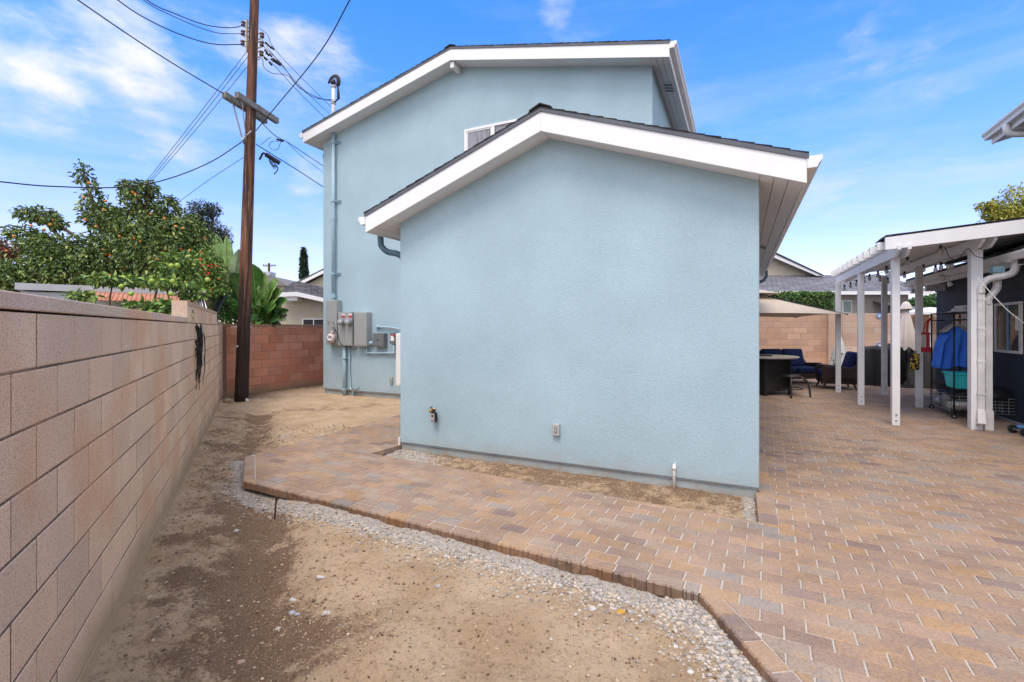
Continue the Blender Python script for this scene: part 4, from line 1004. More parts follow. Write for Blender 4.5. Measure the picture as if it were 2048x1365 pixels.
# ---------------------------------------------------------------- utility pole
pole = thing('utility_pole', 'tall brown wooden utility pole leaning slightly, tarred black at its foot', 'utility pole', (-5.93, 10.42, -.1))
pb = Vector((-5.93, 10.42, -.25)); pt = Vector((-5.60, 10.46, 10.6))
def pp(z): u = (z+.25)/10.85; return pb+(pt-pb)*u
b = MB(); n = 24; b.tube([tuple(pp(-.25+10.85*i/n)) for i in range(n+1)], [.138-.058*i/n for i in range(n+1)], 22); b.build('shaft', M['wood'], pole, smooth=True)
zarm = 6.42; q = pp(zarm)
def arm(x0, y0, x1, y1, z, name='crossarm'):
    b = MB(); b.bar((x0, y0, z), (x1, y1, z), .10, .13); return b.build(name, M['greywood'], pole, bevel=.006)
arm(-5.98, 9.88, -5.77, 11.15, zarm); arm(-5.72, 9.88, -5.50, 11.15, zarm+.0)
b = MB(); b.bar((-5.93, 10.1, zarm-.05), (q.x-.10, q.y-.1, zarm-.85), .012, .035); b.bar((-5.70, 10.05, zarm-.06), (q.x-.02, q.y-.15, zarm-.8), .012, .035); b.build('brace', M['galv'], pole)
# rack insulators
def rack(dx, zs_, label=''):
    for z in zs_:
        c = pp(z); cx = c.x+dx; b = MB(); b.lathe((cx, c.y-.05, z), [(.02, -.05), (.045, -.045), (.045, -.02), (.025, 0), (.045, .02), (.045, .045), (.02, .05)], 10); b.build('insulator', M['ceramic'], pole, smooth=True)
        b = MB(); b.bar((c.x+dx*.4, c.y, z+.06), (cx, c.y-.05, z+.06), .02, .03); b.bar((c.x+dx*.4, c.y, z-.06), (cx, c.y-.05, z-.06), .02, .03); b.build('bracket', M['galv'], pole)
rack(-.20, (8.22, 8.02, 7.80)); rack(.22, (7.97, 7.78, 7.57))
b = MB(); c = pp(8.0); b.bar((c.x-.115, c.y-.05, 7.6), (c.x-.108, c.y-.05, 8.32), .035, .02); b.build('strip', mat('ochre_strip', (.42, .27, .12), .7), pole)  # orange-brown strip up the left side of the shaft
b = MB(); c = pp(5.67); b.tube([(c.x-.07, c.y-.13, 5.67), (c.x-.07, c.y-.16, 5.67)], .035, 6); b.bar((c.x-.06, c.y-.15, 5.68), (c.x+.1, c.y-.12, 5.85), .02); b.build('guy_clamp', M['galv'], pole)
b = MB(); c = pp(1.18); b.tube([(c.x-.05, c.y-.135, 1.18), (c.x-.05, c.y-.15, 1.18)], .02, 14); b.build('tag', M['paperw'], pole)

# wires
def wire(label, pts, r=.008, group='overhead wires'):
    P = smoothpts([at(*p) for p in pts]); b = MB(); b.tube(P, r, 5); return tag(b.build('overhead_wire', M['wirec'], smooth=True, loc=P[-1]), label, 'wire', group)
wire('straight wire from the far end of the left crossarm up to the top left', [(20, -92, 6.0), (155, 0, 7.3), (260, 72, 8.2), (350, 130, 9.0), (449, 189, 9.9)], .011)
wire('lowest of three wires sagging from the left insulators to the upper left', [(120, -100, 6), (235, 0, 7.3), (300, 42, 8.1), (370, 73, 8.9), (430, 89, 9.7), (488, 89, 10.35)], .010)
wire('middle of three wires sagging from the left insulators to the upper left', [(170, -100, 6), (286, 0, 7.4), (340, 30, 8.1), (400, 56, 9.0), (440, 67, 9.6), (488, 68, 10.35)], .007)
wire('topmost of three wires sagging from the left insulators to the upper left', [(180, -100, 6), (293, 0, 7.4), (350, 28, 8.2), (410, 50, 9.1), (460, 56, 9.8), (489, 51, 10.35)], .009)
wire('thick black cable climbing from below the crossarms to the top edge above the roof', [(745, -80, 7.0), (700, 0, 7.6), (640, 105, 8.5), (545, 222, 10.0), (512, 262, 10.3)], .010)
wire('leftmost of three thin guy lines falling from pole to the persimmon crown', [(494, 103, 10.45), (400, 226, 10.9), (294, 362, 11.5)], .006)
wire('middle of three thin guy lines falling from pole to the persimmon crown', [(497, 112, 10.45), (400, 237, 10.9), (296, 366, 11.5)], .006)
wire('rightmost of three thin guy lines falling from pole to the persimmon crown', [(498, 129, 10.45), (400, 250, 10.9), (299, 368, 11.5)], .006)
wire('long black cable crossing low in front of the persimmon tree to the left edge', [(-60, 360, 6.8), (0, 364, 7.2), (100, 373, 7.8), (240, 375, 8.8), (330, 360, 9.4), (420, 325, 10), (490, 280, 10.35)], .011)
wire('thin wire from the pole down left to the dark tree', [(492, 312, 10.45), (420, 359, 11.3), (350, 410, 12.2)], .006)
wire('uppermost service wire right of the pole, passing behind the roof edge', [(519, 58, 10.5), (535, 70, 10.6), (548, 97, 10.8), (600, 153, 12), (680, 232, 14)], .006, 'service wires right of the pole')
wire('second service wire right of the pole, passing behind the roof edge', [(521, 75, 10.5), (545, 108, 10.8), (600, 172, 12), (680, 248, 14)], .006, 'service wires right of the pole')
wire('third service wire right of the pole, ending below the roof line', [(519, 107, 10.5), (545, 128, 10.8), (600, 187, 12), (670, 256, 14)], .007, 'service wires right of the pole')
wire('sagging service drop that reaches the clamp on the roof mast', [(521, 88, 10.5), (560, 125, 10.7), (590, 165, 10.9), (620, 191, 11.1), (645, 199, 11.2), (668, 200, 11.35)], .008, 'service wires right of the pole')
wire('slack loop of cable under the right insulators joining the service drop', [(515, 120, 10.5), (525, 119, 10.5), (528, 135, 10.55), (545, 147, 10.6), (575, 152, 10.8), (600, 177, 10.95), (640, 197, 11.15), (667, 203, 11.35)], .007, 'service wires right of the pole')
wire('upper telephone line from below the crossarms to behind the house corner', [(516, 238, 10.5), (548, 270, 10.9), (575, 285, 11.2), (610, 308, 12), (670, 348, 13.5)], .009, 'telephone lines behind the house corner')
wire('thin telephone line branching below the upper one towards the house corner', [(575, 286, 11.2), (610, 318, 12), (670, 362, 13.5)], .006, 'telephone lines behind the house corner')
wire('lowest thick telephone line carrying the splice case', [(512, 289, 10.5), (560, 319, 11), (600, 344, 11.8), (670, 390, 13.5)], .011, 'telephone lines behind the house corner')
spl = thing('splice_case', 'black cable splice case with dangling leads hanging right of the pole', 'cable splice', at(545, 316, 10.9))
b = MB(); b.tube([at(531, 309, 10.85), at(560, 327, 11.0)], .05, 8); b.build('case', M['black'], spl)
b = MB(); b.tube(smoothpts([at(532, 309, 10.85), at(526, 307, 10.8), at(522, 314, 10.8), at(519, 320, 10.8)]), .022, 6); b.tube(smoothpts([at(545, 322, 10.9), at(555, 335, 10.9), at(554, 342, 10.9), at(548, 349, 10.9)]), .012, 5)
for k in range(5): b.tube(smoothpts([at(537+k*2, 316+k*2, 10.85), at(540+k*2, 326+k*3, 10.8), at(546+k*2, 333, 10.85), at(550+k, 328+k, 10.9)]), .007, 4)
b.build('leads', M['wirec'], spl)
b = MB()
for px, py in ((534, 88), (540, 94), (545, 97), (532, 103), (535, 109), (541, 111), (545, 121), (531, 118), (541, 128)): b.tube([at(px-3, py-3, 10.7), at(px+3, py+3, 10.72)], .022, 6)
b.tube([at(545, 119, 10.75), at(562, 130, 10.8)], .04, 8)
tag(b.build('wire_connectors', M['black'], loc=at(540, 105, 10.7)), 'cluster of black crimp connectors on the service wires beside the pole', 'connector')
b = MB()
b.tube(smoothpts([at(562, 282, 11), at(556, 298, 11), at(545, 300, 11), at(538, 292, 11), at(545, 283, 11), at(557, 284, 11)]), .006, 4); b.tube([at(553, 279, 11), at(567, 283, 11.1)], .025, 6); b.tube(smoothpts([at(522, 290, 10.6), at(535, 279, 10.7), at(542, 275, 10.7)]), .007, 4)
tag(b.build('wire_coil', M['wirec'], loc=at(550, 290, 11)), 'thin coil of spare wire hanging on the upper telephone line', 'cable')

# ---------------------------------------------------------------- vegetation
def leafmesh(mb, p, d, n, L, W, c, fold=.35):
    """one folded leaf at p along d with normal n"""
    s = d.cross(n)
    if s.length < 1e-4: return
    s.normalize(); up = s.cross(d).normalized()
    a = p; m1 = p+d*(L*.30)-up*(L*.02); m2 = p+d*(L*.68)-up*(L*.07); e = p+d*L-up*(L*.18)
    l1 = m1+s*W*.5+up*W*fold; l2 = m2+s*W*.42+up*W*fold*.7; r1 = m1-s*W*.5+up*W*fold; r2 = m2-s*W*.42+up*W*fold*.7
    k = len(mb.v); mb.v += [tuple(x) for x in (a, m1, m2, e, l1, l2, r1, r2)]
    mb.f += [(k, k+1, k+4), (k+1, k+2, k+5, k+4), (k+2, k+3, k+5), (k, k+6, k+1), (k+1, k+6, k+7, k+2), (k+2, k+7, k+3)]; mb.c += [c]*6
def foliage(mb, blobs, n, L, W, cols, rng, shell=.45, droop=.35, sz=.3):
    wts = [(b[1][0]*b[1][1]*b[1][2])**.667*(b[2] if len(b) > 2 else 1) for b in blobs]
    for i in range(n):
        b_ = rng.choices(blobs, wts)[0]; c, r = b_[0], b_[1]
        v = Vector((rng.gauss(0, 1), rng.gauss(0, 1), rng.gauss(0, 1))).normalized(); k = rng.random()**shell
        k *= 1+.22*math.sin(v.x*7+c[0]*9)*math.sin(v.z*6+c[2]*5)
        p = Vector((c[0]+v.x*r[0]*k, c[1]+v.y*r[1]*k, c[2]+v.z*r[2]*k))
        d = (v*.7+Vector((rng.gauss(0, .7), rng.gauss(0, .7), rng.gauss(0, .5)-droop))).normalized()
        nn = Vector((rng.gauss(0, .5), rng.gauss(0, .5), 1)).normalized(); s = 1+rng.uniform(-sz, sz)
        cc = rng.choice(cols); q = rng.uniform(.8, 1.2); leafmesh(mb, p, d, nn, L*s, W*s, tuple(x*q for x in cc))
def blob(px, py, Y, rpx, rpy=None, ry=None, w=1):
    k = Y/F; rpy = rpy or rpx; return (at(px, py, Y), (rpx*k, (ry or rpx*k), rpy*k), w)
def branches(mb, base, blobs, rng, r0=.1, extra=2):
    base = Vector(base)
    for b_ in blobs:
        c = Vector(b_[0]); m = (base+c)/2+Vector((rng.uniform(-.2, .2), rng.uniform(-.2, .2), rng.uniform(-.1, .3)))
        mb.tube(smoothpts([tuple(base), tuple(m), tuple(c)], 4), [r0*(1-.085*i) for i in range(9)], 6)
        for k in range(extra):
            v = Vector((rng.gauss(0, 1), rng.gauss(0, 1), rng.gauss(0, 1))).normalized(); e = c+Vector((v.x*b_[1][0], v.y*b_[1][1], v.z*b_[1][2]))*.8
            mb.tube([tuple(c), tuple((c+e)/2+Vector((0, 0, .05))), tuple(e)], [r0*.3, r0*.2, r0*.08], 5)
def tree(name, label, cat, blobs, n, L, W, cols, base, seed, r0=.1, group=None, **kw):
    rng = random.Random(seed); t = thing(name, label, cat, (base[0], base[1], -.1), group)
    b = MB(); top = Vector((base[0], base[1], base[2])); b.tube([(base[0], base[1], -.25), tuple(top)], [r0*1.5, r0], 9); branches(b, top, blobs, rng, r0*.8); b.build('trunk', M['bark'], t, smooth=True)
    b = MB(); foliage(b, blobs, n, L, W, cols, rng, **kw); b.build('crown', M['leaf'], t, recalc=False); return t, rng
G_D = [(.11, .175, .05), (.15, .22, .055), (.07, .125, .04), (.20, .28, .07), (.12, .18, .08), (.30, .35, .10)]
G_M = [(.06, .13, .03), (.09, .18, .04), (.045, .10, .03), (.12, .22, .05)]
G_L = [(.22, .34, .06), (.28, .40, .08), (.16, .27, .05), (.36, .46, .12)]
pb_ = [blob(240, 520, 10, 90, 62, .9), blob(330, 505, 10, 75, 70, .9), blob(140, 545, 9.6, 80, 55, .8), blob(40, 565, 9.2, 65, 40, .8), blob(275, 455, 10.2, 60, 40, .7), blob(370, 470, 10.4, 45, 38, .6),
       blob(395, 545, 10.2, 45, 48, .6), blob(185, 400, 10, 17, 34, .25, .5), blob(168, 350, 10, 13, 24, .2, .6), blob(200, 430, 10, 30, 28, .35), blob(275, 395, 10, 26, 30, .35), blob(255, 375, 10, 12, 14, .2), blob(298, 375, 10, 14, 12, .2),
       blob(75, 430, 9.8, 34, 13, .35), blob(50, 470, 9.8, 30, 16, .35), blob(110, 445, 9.8, 16, 14, .2), blob(330, 415, 10.2, 24, 22, .3), blob(-40, 560, 9.0, 60, 50, .8)]
pb_ += [blob(100, 500, 9.6, 45, 30, .5)]
t_, rng = tree('persimmon_tree', 'wide persimmon tree full of small orange fruit behind the long block wall', 'tree', pb_, 24000, .10, .042, G_D+[(.10, .17, .045), (.16, .20, .05)], (-7.6, 10.2, 1.6), 21, .10, shell=.33)
ftp = [(170, 440), (62, 452), (72, 440), (88, 462), (105, 440), (100, 452), (66, 438), (212, 405), (208, 418), (262, 428), (271, 390), (270, 402), (266, 386), (350, 452), (368, 458), (180, 368), (170, 395), (205, 500), (100, 520), (118, 545), (123, 552), (160, 550), (168, 548), (155, 560), (175, 553), (100, 555), (210, 510), (222, 512), (236, 505), (270, 478), (283, 482), (283, 475), (272, 490), (120, 560), (345, 515), (331, 500), (320, 575), (290, 572), (283, 568), (30, 470), (22, 490), (40, 515), (10, 530), (60, 575), (195, 455), (240, 470), (300, 430), (330, 440), (310, 520), (250, 540), (205, 575), (222, 548), (380, 500), (360, 550), (15, 505)]
fb_ = MB(); p0 = at(ftp[0][0], ftp[0][1], 9.2); fb_.ball((0, 0, 0), (.027, .027, .025), 8, 6); f0 = fb_.build('fruit', M['fruit'], t_, smooth=True); f0.location = Vector(p0)-t_.location
for (v_) in f0.data.vertices: v_.co += t_.location
for i, (px, py) in enumerate(ftp[1:]):
    f = f0.copy(); COL.objects.link(f); f.parent = t_; Y = 9.2+.4*rng.random()
    if py < 450: Y = 9.75
    f.location = Vector(at(px+rng.uniform(-3, 3), py+rng.uniform(-3, 3), Y))-t_.location
tree('oak_tree', 'dark grey green tree behind the persimmon and left of the pole', 'tree', [blob(400, 425, 16, 26, 24), blob(345, 400, 16, 10, 10, .2), blob(425, 420, 16, 16, 14, .3), blob(415, 465, 16, 38, 26), blob(445, 478, 16, 18, 22), blob(385, 455, 16, 35, 20), blob(420, 510, 16, 40, 34)], 9000, .085, .03, [(.05, .075, .05), (.035, .055, .035), (.075, .10, .06)], (-10.3, 16.3, 2.2), 5, .14, shell=.4)
cb = [blob(225, 562, 6.3, 50, 9, .3), blob(330, 566, 6.3, 45, 10, .3), blob(310, 615, 5.9, 55, 12, .22), blob(360, 540, 6.8, 35, 28, .35), blob(165, 592, 6, 30, 5, .15), blob(385, 588, 6.8, 22, 14, .25), blob(345, 515, 6.8, 10, 8, .15), blob(350, 622, 5.7, 20, 12, .15)]
t_, rng = tree('lime_tree', 'bright green lime bush with round green fruit leaning over the block wall', 'bush', cb, 2000, .085, .04, G_L+G_M, (-4.7, 6.4, 1.1), 31, .03, shell=.5, droop=.1)
for i, (px, py) in enumerate([(343, 532), (355, 531), (304, 562), (243, 573), (345, 563), (342, 588), (415, 560), (262, 588)]):
    b = MB(); b.ball(at(px, py, 5.95), .030, 10, 7); b.build('fruit', M['lime'], t_, smooth=True)
sb = [blob(408, 532, 9.7, 27, 34, .4), blob(425, 572, 9.7, 24, 26, .4), blob(400, 568, 9.6, 24, 24, .4)]
t_, rng = tree('flowering_shrub', 'shrub dotted with small red flowers between persimmon tree and banana leaves', 'shrub', sb, 3200, .075, .03, G_M+G_L, (-6.3, 9.75, 1.0), 41, .05)
for i in range(26):
    b = MB(); px = 406+rng.gauss(0, 18); py = 532+rng.gauss(0, 22); b.ball(at(px, py, 9.22+rng.random()*.1), (.019, .019, .014), 7, 5, None, .2, rng); b.build('flower', M['flower'], t_)
tree('leafy_bush', 'fine leaved bright green bush tucked in the corner behind the pole', 'bush', [blob(452, 622, 11.6, 28, 26, .3), blob(478, 632, 11.8, 22, 20, .3), blob(440, 600, 11.6, 18, 20, .3)], 3500, .05, .025, [(.07, .20, .03), (.10, .28, .05), (.05, .15, .03)], (-6.9, 11.9, .9), 51, .03)
tree('red_leaf_tree', 'small tree with rusty red leaf tips at the far left edge', 'tree', [blob(-10, 500, 13, 45, 22, .5), blob(20, 505, 13, 25, 14, .3)], 1500, .09, .04, [(.30, .08, .04), (.20, .10, .05), (.08, .10, .04)], (-14.4, 13.4, 2.2), 61, .07)
tree('yellow_green_tree', 'tree with yellow green leaves rising over the patio roof at the right', 'tree', [blob(2040, 430, 17, 45, 60, .9), blob(2000, 440, 17, 28, 30, .5), blob(1985, 425, 17, 16, 14, .3), blob(1970, 412, 17, 14, 8, .3), blob(2015, 500, 17, 40, 35, .7), blob(2080, 450, 17, 50, 70), blob(2075, 530, 17, 40, 40)], 16000, .085, .05, [(.46, .44, .06), (.30, .31, .05), (.46, .42, .08), (.22, .26, .05)], (18.6, 17.3, 2.6), 71, .13, shell=.42)
tree('cypress', 'lone narrow cypress far beyond the roofs', 'tree', [blob(608, 548, 60, 5.5, 22), blob(607.5, 525, 60, 4, 20), blob(607, 510, 60, 2, 14)], 5000, .38, .16, [(.05, .085, .05), (.035, .06, .04)], (-26.2, 60, 2), 81, .2)
tree('distant_tree', 'green treetops seen far off between the pergola and the navy house', 'tree', [blob(1852, 606, 30, 30, 12), blob(1815, 612, 30, 30, 10), blob(1880, 600, 30, 25, 14)], 5000, .2, .1, [(.07, .16, .04), (.11, .22, .06), (.04, .10, .03)], (26, 30.5, 1.5), 91, .2)
# banana plants
def banana(label, px, py, Y, leaves, seed):
    rng = random.Random(seed); bx, by, _ = at(px, py, Y); base = Vector((bx, by, 0)); t = thing('banana_plant', label, 'plant', (bx, by, -.1), 'banana plants behind the red wall')
    b = MB(); b.tube([(bx, by, -.2), (bx, by, 1.3)], [.13, .08], 10, (.16, .20, .07)); b.build('stem', M['leaf'], t, smooth=True)
    for (tx, ty, tY, wd, cc) in leaves:
        tip = Vector(at(tx, ty, tY)); s0 = Vector((bx, by, 1.2)); mid = (s0+tip)/2+Vector((0, 0, .28)); P = [Vector(p) for p in smoothpts([tuple(s0), tuple(mid), tuple(tip)], 8)]
        b = MB(); b.tube([tuple(p) for p in P], [.022*(1-.8*i/(len(P)-1)) for i in range(len(P))], 5, (.34, .40, .14))
        i0 = 6; prev = None; view = Vector((rng.uniform(-.5, .5), -1, .55)).normalized()
        for i in range(i0, len(P)):
            u = (i-i0)/(len(P)-1-i0); w_ = wd*(math.sin(math.pi*min(1, .06+u*.94))**.55) if u < 1 else .01
            d = (P[min(i+1, len(P)-1)]-P[i-1]).normalized(); s = d.cross(view).normalized(); up = s.cross(d).normalized()
            if up.z < 0: up = -up
            j = rng.uniform(.9, 1.08); cur = (P[i]-s*w_*.5*j+up*w_*.14, P[i]+up*.004, P[i]+s*w_*.5*j+up*w_*.14)
            if prev:
                q = rng.uniform(.85, 1.15); c1 = tuple(x*q for x in cc)
                b.face([tuple(prev[0]), tuple(prev[1]), tuple(cur[1]), tuple(cur[0])], c1); b.face([tuple(prev[1]), tuple(prev[2]), tuple(cur[2]), tuple(cur[1])], tuple(x*1.1 for x in c1))
            prev = cur
        b.build('leaf', M['leaf'], t, recalc=False)
gA, gB, gC = (.10, .24, .05), (.22, .36, .11), (.055, .15, .04)
banana('tall banana plant with pale upright leaves left of the utility pole', 455, 600, 13, [(452, 470, 12.6, .42, gB), (432, 468, 12.8, .4, gB), (380, 475, 12.8, .30, gB), (478, 498, 12.5, .35, (.30, .40, .22)), (410, 515, 12.4, .3, gC), (470, 545, 12.0, .32, gC), (445, 548, 12, .42, gC), (492, 520, 12.8, .3, gB)], 3)
banana('broad banana plant with dark paddle leaves right of the utility pole', 515, 610, 12.6, [(462, 545, 11.9, .55, gA), (505, 528, 12, .5, gA), (530, 545, 12, .5, gB), (558, 560, 12, .5, gB), (566, 582, 11.9, .5, gB), (552, 612, 11.8, .5, gA), (520, 575, 11.6, .5, gB), (575, 600, 11.9, .36, gA), (560, 640, 11.8, .30, gC), (470, 600, 11.9, .42, gC), (500, 590, 11.7, .42, gA), (530, 600, 11.6, .36, gA)], 4)
banana('low banana clump with hanging leaves against the neighbour wall', 540, 640, 12.4, [(578, 622, 12, .2, gC), (572, 640, 12, .2, (.20, .26, .14)), (555, 648, 12, .22, gC), (525, 625, 11.9, .3, gA), (500, 640, 11.9, .3, gC), (568, 604, 12.1, .22, (.26, .32, .20)), (515, 650, 11.8, .25, gA)], 6)
tree('dark_shrub', 'dark leafy shrub filling in under the banana leaves', 'shrub', [blob(510, 622, 13.2, 32, 26, .3), blob(545, 628, 13.2, 22, 20, .3), blob(480, 600, 13.2, 28, 36, .3)], 3000, .10, .05, G_D+G_M[:2], (-7, 13.4, .9), 93, .04)
# hedge at the right back
hb = MB(); rng = random.Random(8)
hl, hr = at(1570, 610, 17.6), at(1672, 610, 17.3)
ht = thing('hedge', 'clipped green hedge showing above the peach wall behind the parasol', 'hedge', (hl[0]+1, 17.5, 0))
for i in range(5200):
    u = rng.random(); x = hl[0]-1.2+(hr[0]-hl[0]+1.2)*u; f_ = rng.random()
    if f_ < .6: p = Vector((x, 17.35+rng.uniform(-.06, .06), 1.3+rng.random()*1.55))
    else: p = Vector((x, 17.35+rng.random()*.7, 2.85+rng.uniform(-.05, .04)))
    leafmesh(hb, p, Vector((rng.gauss(0, .6), -.6+rng.gauss(0, .4), rng.gauss(0, .6))).normalized(), Vector((rng.gauss(0, .5), -.8, .8)).normalized(), .085, .045, tuple(x_*rng.uniform(.8, 1.2) for x_ in rng.choice(G_M+[(.16, .26, .05), (.05, .1, .03)])))
hb.build('foliage', M['leaf'], ht, recalc=False)
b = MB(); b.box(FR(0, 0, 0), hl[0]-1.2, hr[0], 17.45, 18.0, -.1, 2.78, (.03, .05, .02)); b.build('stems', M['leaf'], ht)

# ---------------------------------------------------------------- neighbours on the left
sh = thing('garden_shed', 'low shed with pale metal roof edge and terracotta tiles behind the block wall', 'shed', (-5.6, 7.6, -.1))
A_ = at(30, 575, 7.0); B_ = at(412, 583, 8.4)
fs = WF(A_[0], A_[1], B_[0]-A_[0], B_[1]-A_[1]); Ls = math.hypot(B_[0]-A_[0], B_[1]-A_[1])
b = MB(); zt_ = at(412, 581, 8.4)[2]; b.box(fs, 0, Ls, -.02, 1.5, zt_-.10, zt_); b.build('roof_sheet', M['metalroof'], sh)
b = MB(); b.box(fs, .05, Ls-.05, .04, 1.4, -.15, zt_-.12); b.build('wall', M['metalroof'], sh)
b = MB(); n = 24
for k in range(n):
    a0_ = .8+(Ls-1.0)*k/n; w_ = (Ls-1.0)/n
    b.tube([fs(a0_+w_/2, -.04, zt_-.10), fs(a0_+w_/2, -.75, zt_-.26)], w_*.52, 8, flat=.35)
b.build('tiles', M['terra'], sh, smooth=True)
b = MB(); b.bar(at(432, 622, 9.6), at(448, 590, 9.9), .09, .06); tag(b.build('metal_channel', M['black'], loc=at(432, 622, 9.6)), 'black channel sticking up behind the end of the block wall', 'post')
def frame_box(b, px0, px1, Y, z0, z1, dep): pass
nh = thing('neighbour_house', 'tan stucco neighbour house with grey roof beyond the red wall', 'house', (-9, 22, -.1))
Yn = 20.0; fN = FR(0, Yn, 0)
def X_(px, Y=Yn): return (px-HX)/F*Y
def Z_(py, Y=Yn): return CAM_H+(HY-py)*Y/F
b = MB(); b.prism(fN, [(X_(560), -.15), (X_(700), -.15), (X_(700), Z_(606)), (X_(610), Z_(594)), (X_(545), Z_(596)), (X_(545), -.15)][::-1], 0, 6); b.build('wall', M['beige'], nh)
b = MB(); b.prism(fN, [(X_(567), Z_(596)), (X_(606), Z_(594.5)), (X_(700), Z_(615)), (X_(700), Z_(608)), (X_(608), Z_(586.5)), (X_(567), Z_(588))], -.62, -.52); b.build('rake_board', M['trim'], nh)
b = MB(); b.prism(fN, [(X_(567), Z_(588.3)), (X_(608), Z_(587)), (X_(700), Z_(608)), (X_(700), Z_(596)), (X_(650), Z_(575)), (X_(610), Z_(566)), (X_(597), Z_(569))], -.60, 5.8); b.build('roof', M['roof'], nh)
b = MB(); b.box(fN, X_(580), X_(605), -.5, -.03, Z_(603), Z_(596)); b.build('beam_end', M['trim'], nh)
b = MB(); b.box(fN, X_(606), X_(690), -.06, -.001, Z_(662), Z_(638)); w_ = b.build('window', M['trim'], nh); b = MB(); b.box(fN, X_(608), X_(627.5), -.07, -.061, Z_(661), Z_(639.5)); b.box(fN, X_(629.5), X_(650), -.07, -.061, Z_(661), Z_(639.5)); b.build('pane', M['black'], w_)
b = MB(); b.box(fN, X_(571), X_(579), -.02, -.001, Z_(602), Z_(595)); b.build('vent', M['boxdark'], nh)
nh2 = thing('distant_house', 'second tan gable with white edge further behind the tan neighbour house', 'house', (-11, 30, -.1)); Y2 = 28.0; f2 = FR(0, Y2, 0)
b = MB(); b.prism(f2, [(X_(604, Y2), Z_(575, Y2)), (X_(720, Y2), Z_(575, Y2)), (X_(720, Y2), Z_(528, Y2)), (X_(690, Y2), Z_(528, Y2))], 0, 4); b.box(f2, X_(604, Y2), X_(720, Y2), .05, 4, -.15, Z_(575, Y2)); b.build('wall', M['beige'], nh2)
b = MB(); b.prism(f2, [(X_(592, Y2), Z_(572, Y2)), (X_(604, Y2), Z_(572, Y2)), (X_(700, Y2), Z_(525, Y2)), (X_(700, Y2), Z_(518, Y2))], -.4, -.3); b.build('rake_board', M['trim'], nh2)
b = MB(); b.prism(f2, [(X_(592, Y2), Z_(571, Y2)), (X_(700, Y2), Z_(517, Y2)), (X_(700, Y2), Z_(515, Y2)), (X_(590, Y2), Z_(570, Y2))], -.42, 4); b.build('roof', M['roof'], nh2)
nh3 = thing('distant_house', 'far grey roof with a small dormer box seen between pole and tan house', 'house', (-15, 40, -.1)); Y3 = 38.0; f3 = FR(0, Y3, 0)
b = MB(); b.prism(f3, [(X_(500, Y3), Z_(572, Y3)), (X_(575, Y3), Z_(572, Y3)), (X_(545, Y3), Z_(553, Y3)), (X_(512, Y3), Z_(549, Y3))], 0, 5); b.build('roof', M['greywood'], nh3); b = MB(); b.box(f3, X_(505, Y3), X_(570, Y3), .3, 4.6, -.15, Z_(572.3, Y3)); b.build('wall', M['beige'], nh3)
b = MB(); b.box(f3, X_(514, Y3), X_(533, Y3), .5, 1.5, Z_(550, Y3), Z_(542, Y3)); b.build('dormer', M['metalroof'], nh3)
fp = thing('utility_pole', 'small distant utility pole with crossarm on the skyline', 'utility pole', at(538, 600, 55))
b = MB(); b.tube([at(538, 660, 55), at(538, 527, 55)], .13, 8); b.build('shaft', M['wood'], fp); b = MB(); b.bar(at(526, 532, 55), at(551, 532, 55), .12, .12)
for px in (527, 532, 544, 550): b.tube([at(px, 532, 55), at(px, 529, 55)], .06, 6)
b.build('crossarm', M['greywood'], fp)

# ---------------------------------------------------------------- neighbour house on the right back
rh = thing('neighbour_house', 'taupe house with dark shingle roof and white gable edge behind the peach wall', 'house', (16, 22, -.1))
Yr = 21.0; fr_ = lambda a, bb, z: (a, Yr+bb, z); XR = lambda px: X_(px, Yr); ZR = lambda py: Z_(py, Yr)
b = MB(); b.box(fr_, XR(1400), XR(1836), .5, 9, -.15, ZR(590)+.05); b.build('wall', M['taupe'], rh)
b = MB(); b.prism(fr_, [(XR(1400), ZR(560)), (XR(1750), ZR(560)), (XR(1560), ZR(474)), (XR(1400), ZR(470))], 2.6, 8); b.build('gable_wall', M['beige'], rh)
b = MB(); b.hexa([(XR(1400), Yr-.1, ZR(584)), (XR(1860), Yr-.1, ZR(584)), (XR(1860), Yr+2.7, ZR(540)), (XR(1400), Yr+2.7, ZR(540)), (XR(1400), Yr-.1, ZR(582)), (XR(1860), Yr-.1, ZR(582)), (XR(1860), Yr+2.7, ZR(537)), (XR(1400), Yr+2.7, ZR(537))]); b.build('roof', M['roof'], rh)
b = MB(); b.box(fr_, XR(1400), XR(1862), -.12, -.09, ZR(589), ZR(583)); b.build('eave_board', M['trim'], rh)
b = MB(); b.prism(fr_, [(XR(1545), ZR(478)), (XR(1545), ZR(470)), (XR(1560), ZR(472.5)), (XR(1710), ZR(541)), (XR(1698), ZR(541)), (XR(1560), ZR(482))], 2.2, 2.3); b.build('rake_board', M['trim'], rh)
b = MB(); b.prism(fr_, [(XR(1545), ZR(469.5)), (XR(1560), ZR(472.2)), (XR(1710), ZR(540.5)), (XR(1714), ZR(540.5)), (XR(1560), ZR(468)), (XR(1545), ZR(466))], 2.15, 8); b.build('upper_roof', M['shingle'], rh)
b = MB(); b.box(fr_, XR(1678), XR(1718), .44, .499, ZR(626), ZR(600)); w_ = b.build('window', M['trim'], rh)
b = MB()
for k in range(9):
    z = ZR(624)+(ZR(602)-ZR(624))*k/9
    for x0, x1 in ((1680, 1697), (1701, 1716)): b.hexa([(XR(x0), Yr+.42, z), (XR(x1), Yr+.42, z), (XR(x1), Yr+.438, z+.01), (XR(x0), Yr+.438, z+.01), (XR(x0), Yr+.41, z+.04), (XR(x1), Yr+.41, z+.04), (XR(x1), Yr+.43, z+.05), (XR(x0), Yr+.43, z+.05)])
b.build('shutter_slats', mat('sage_slats', (.30, .38, .35), .6), w_)
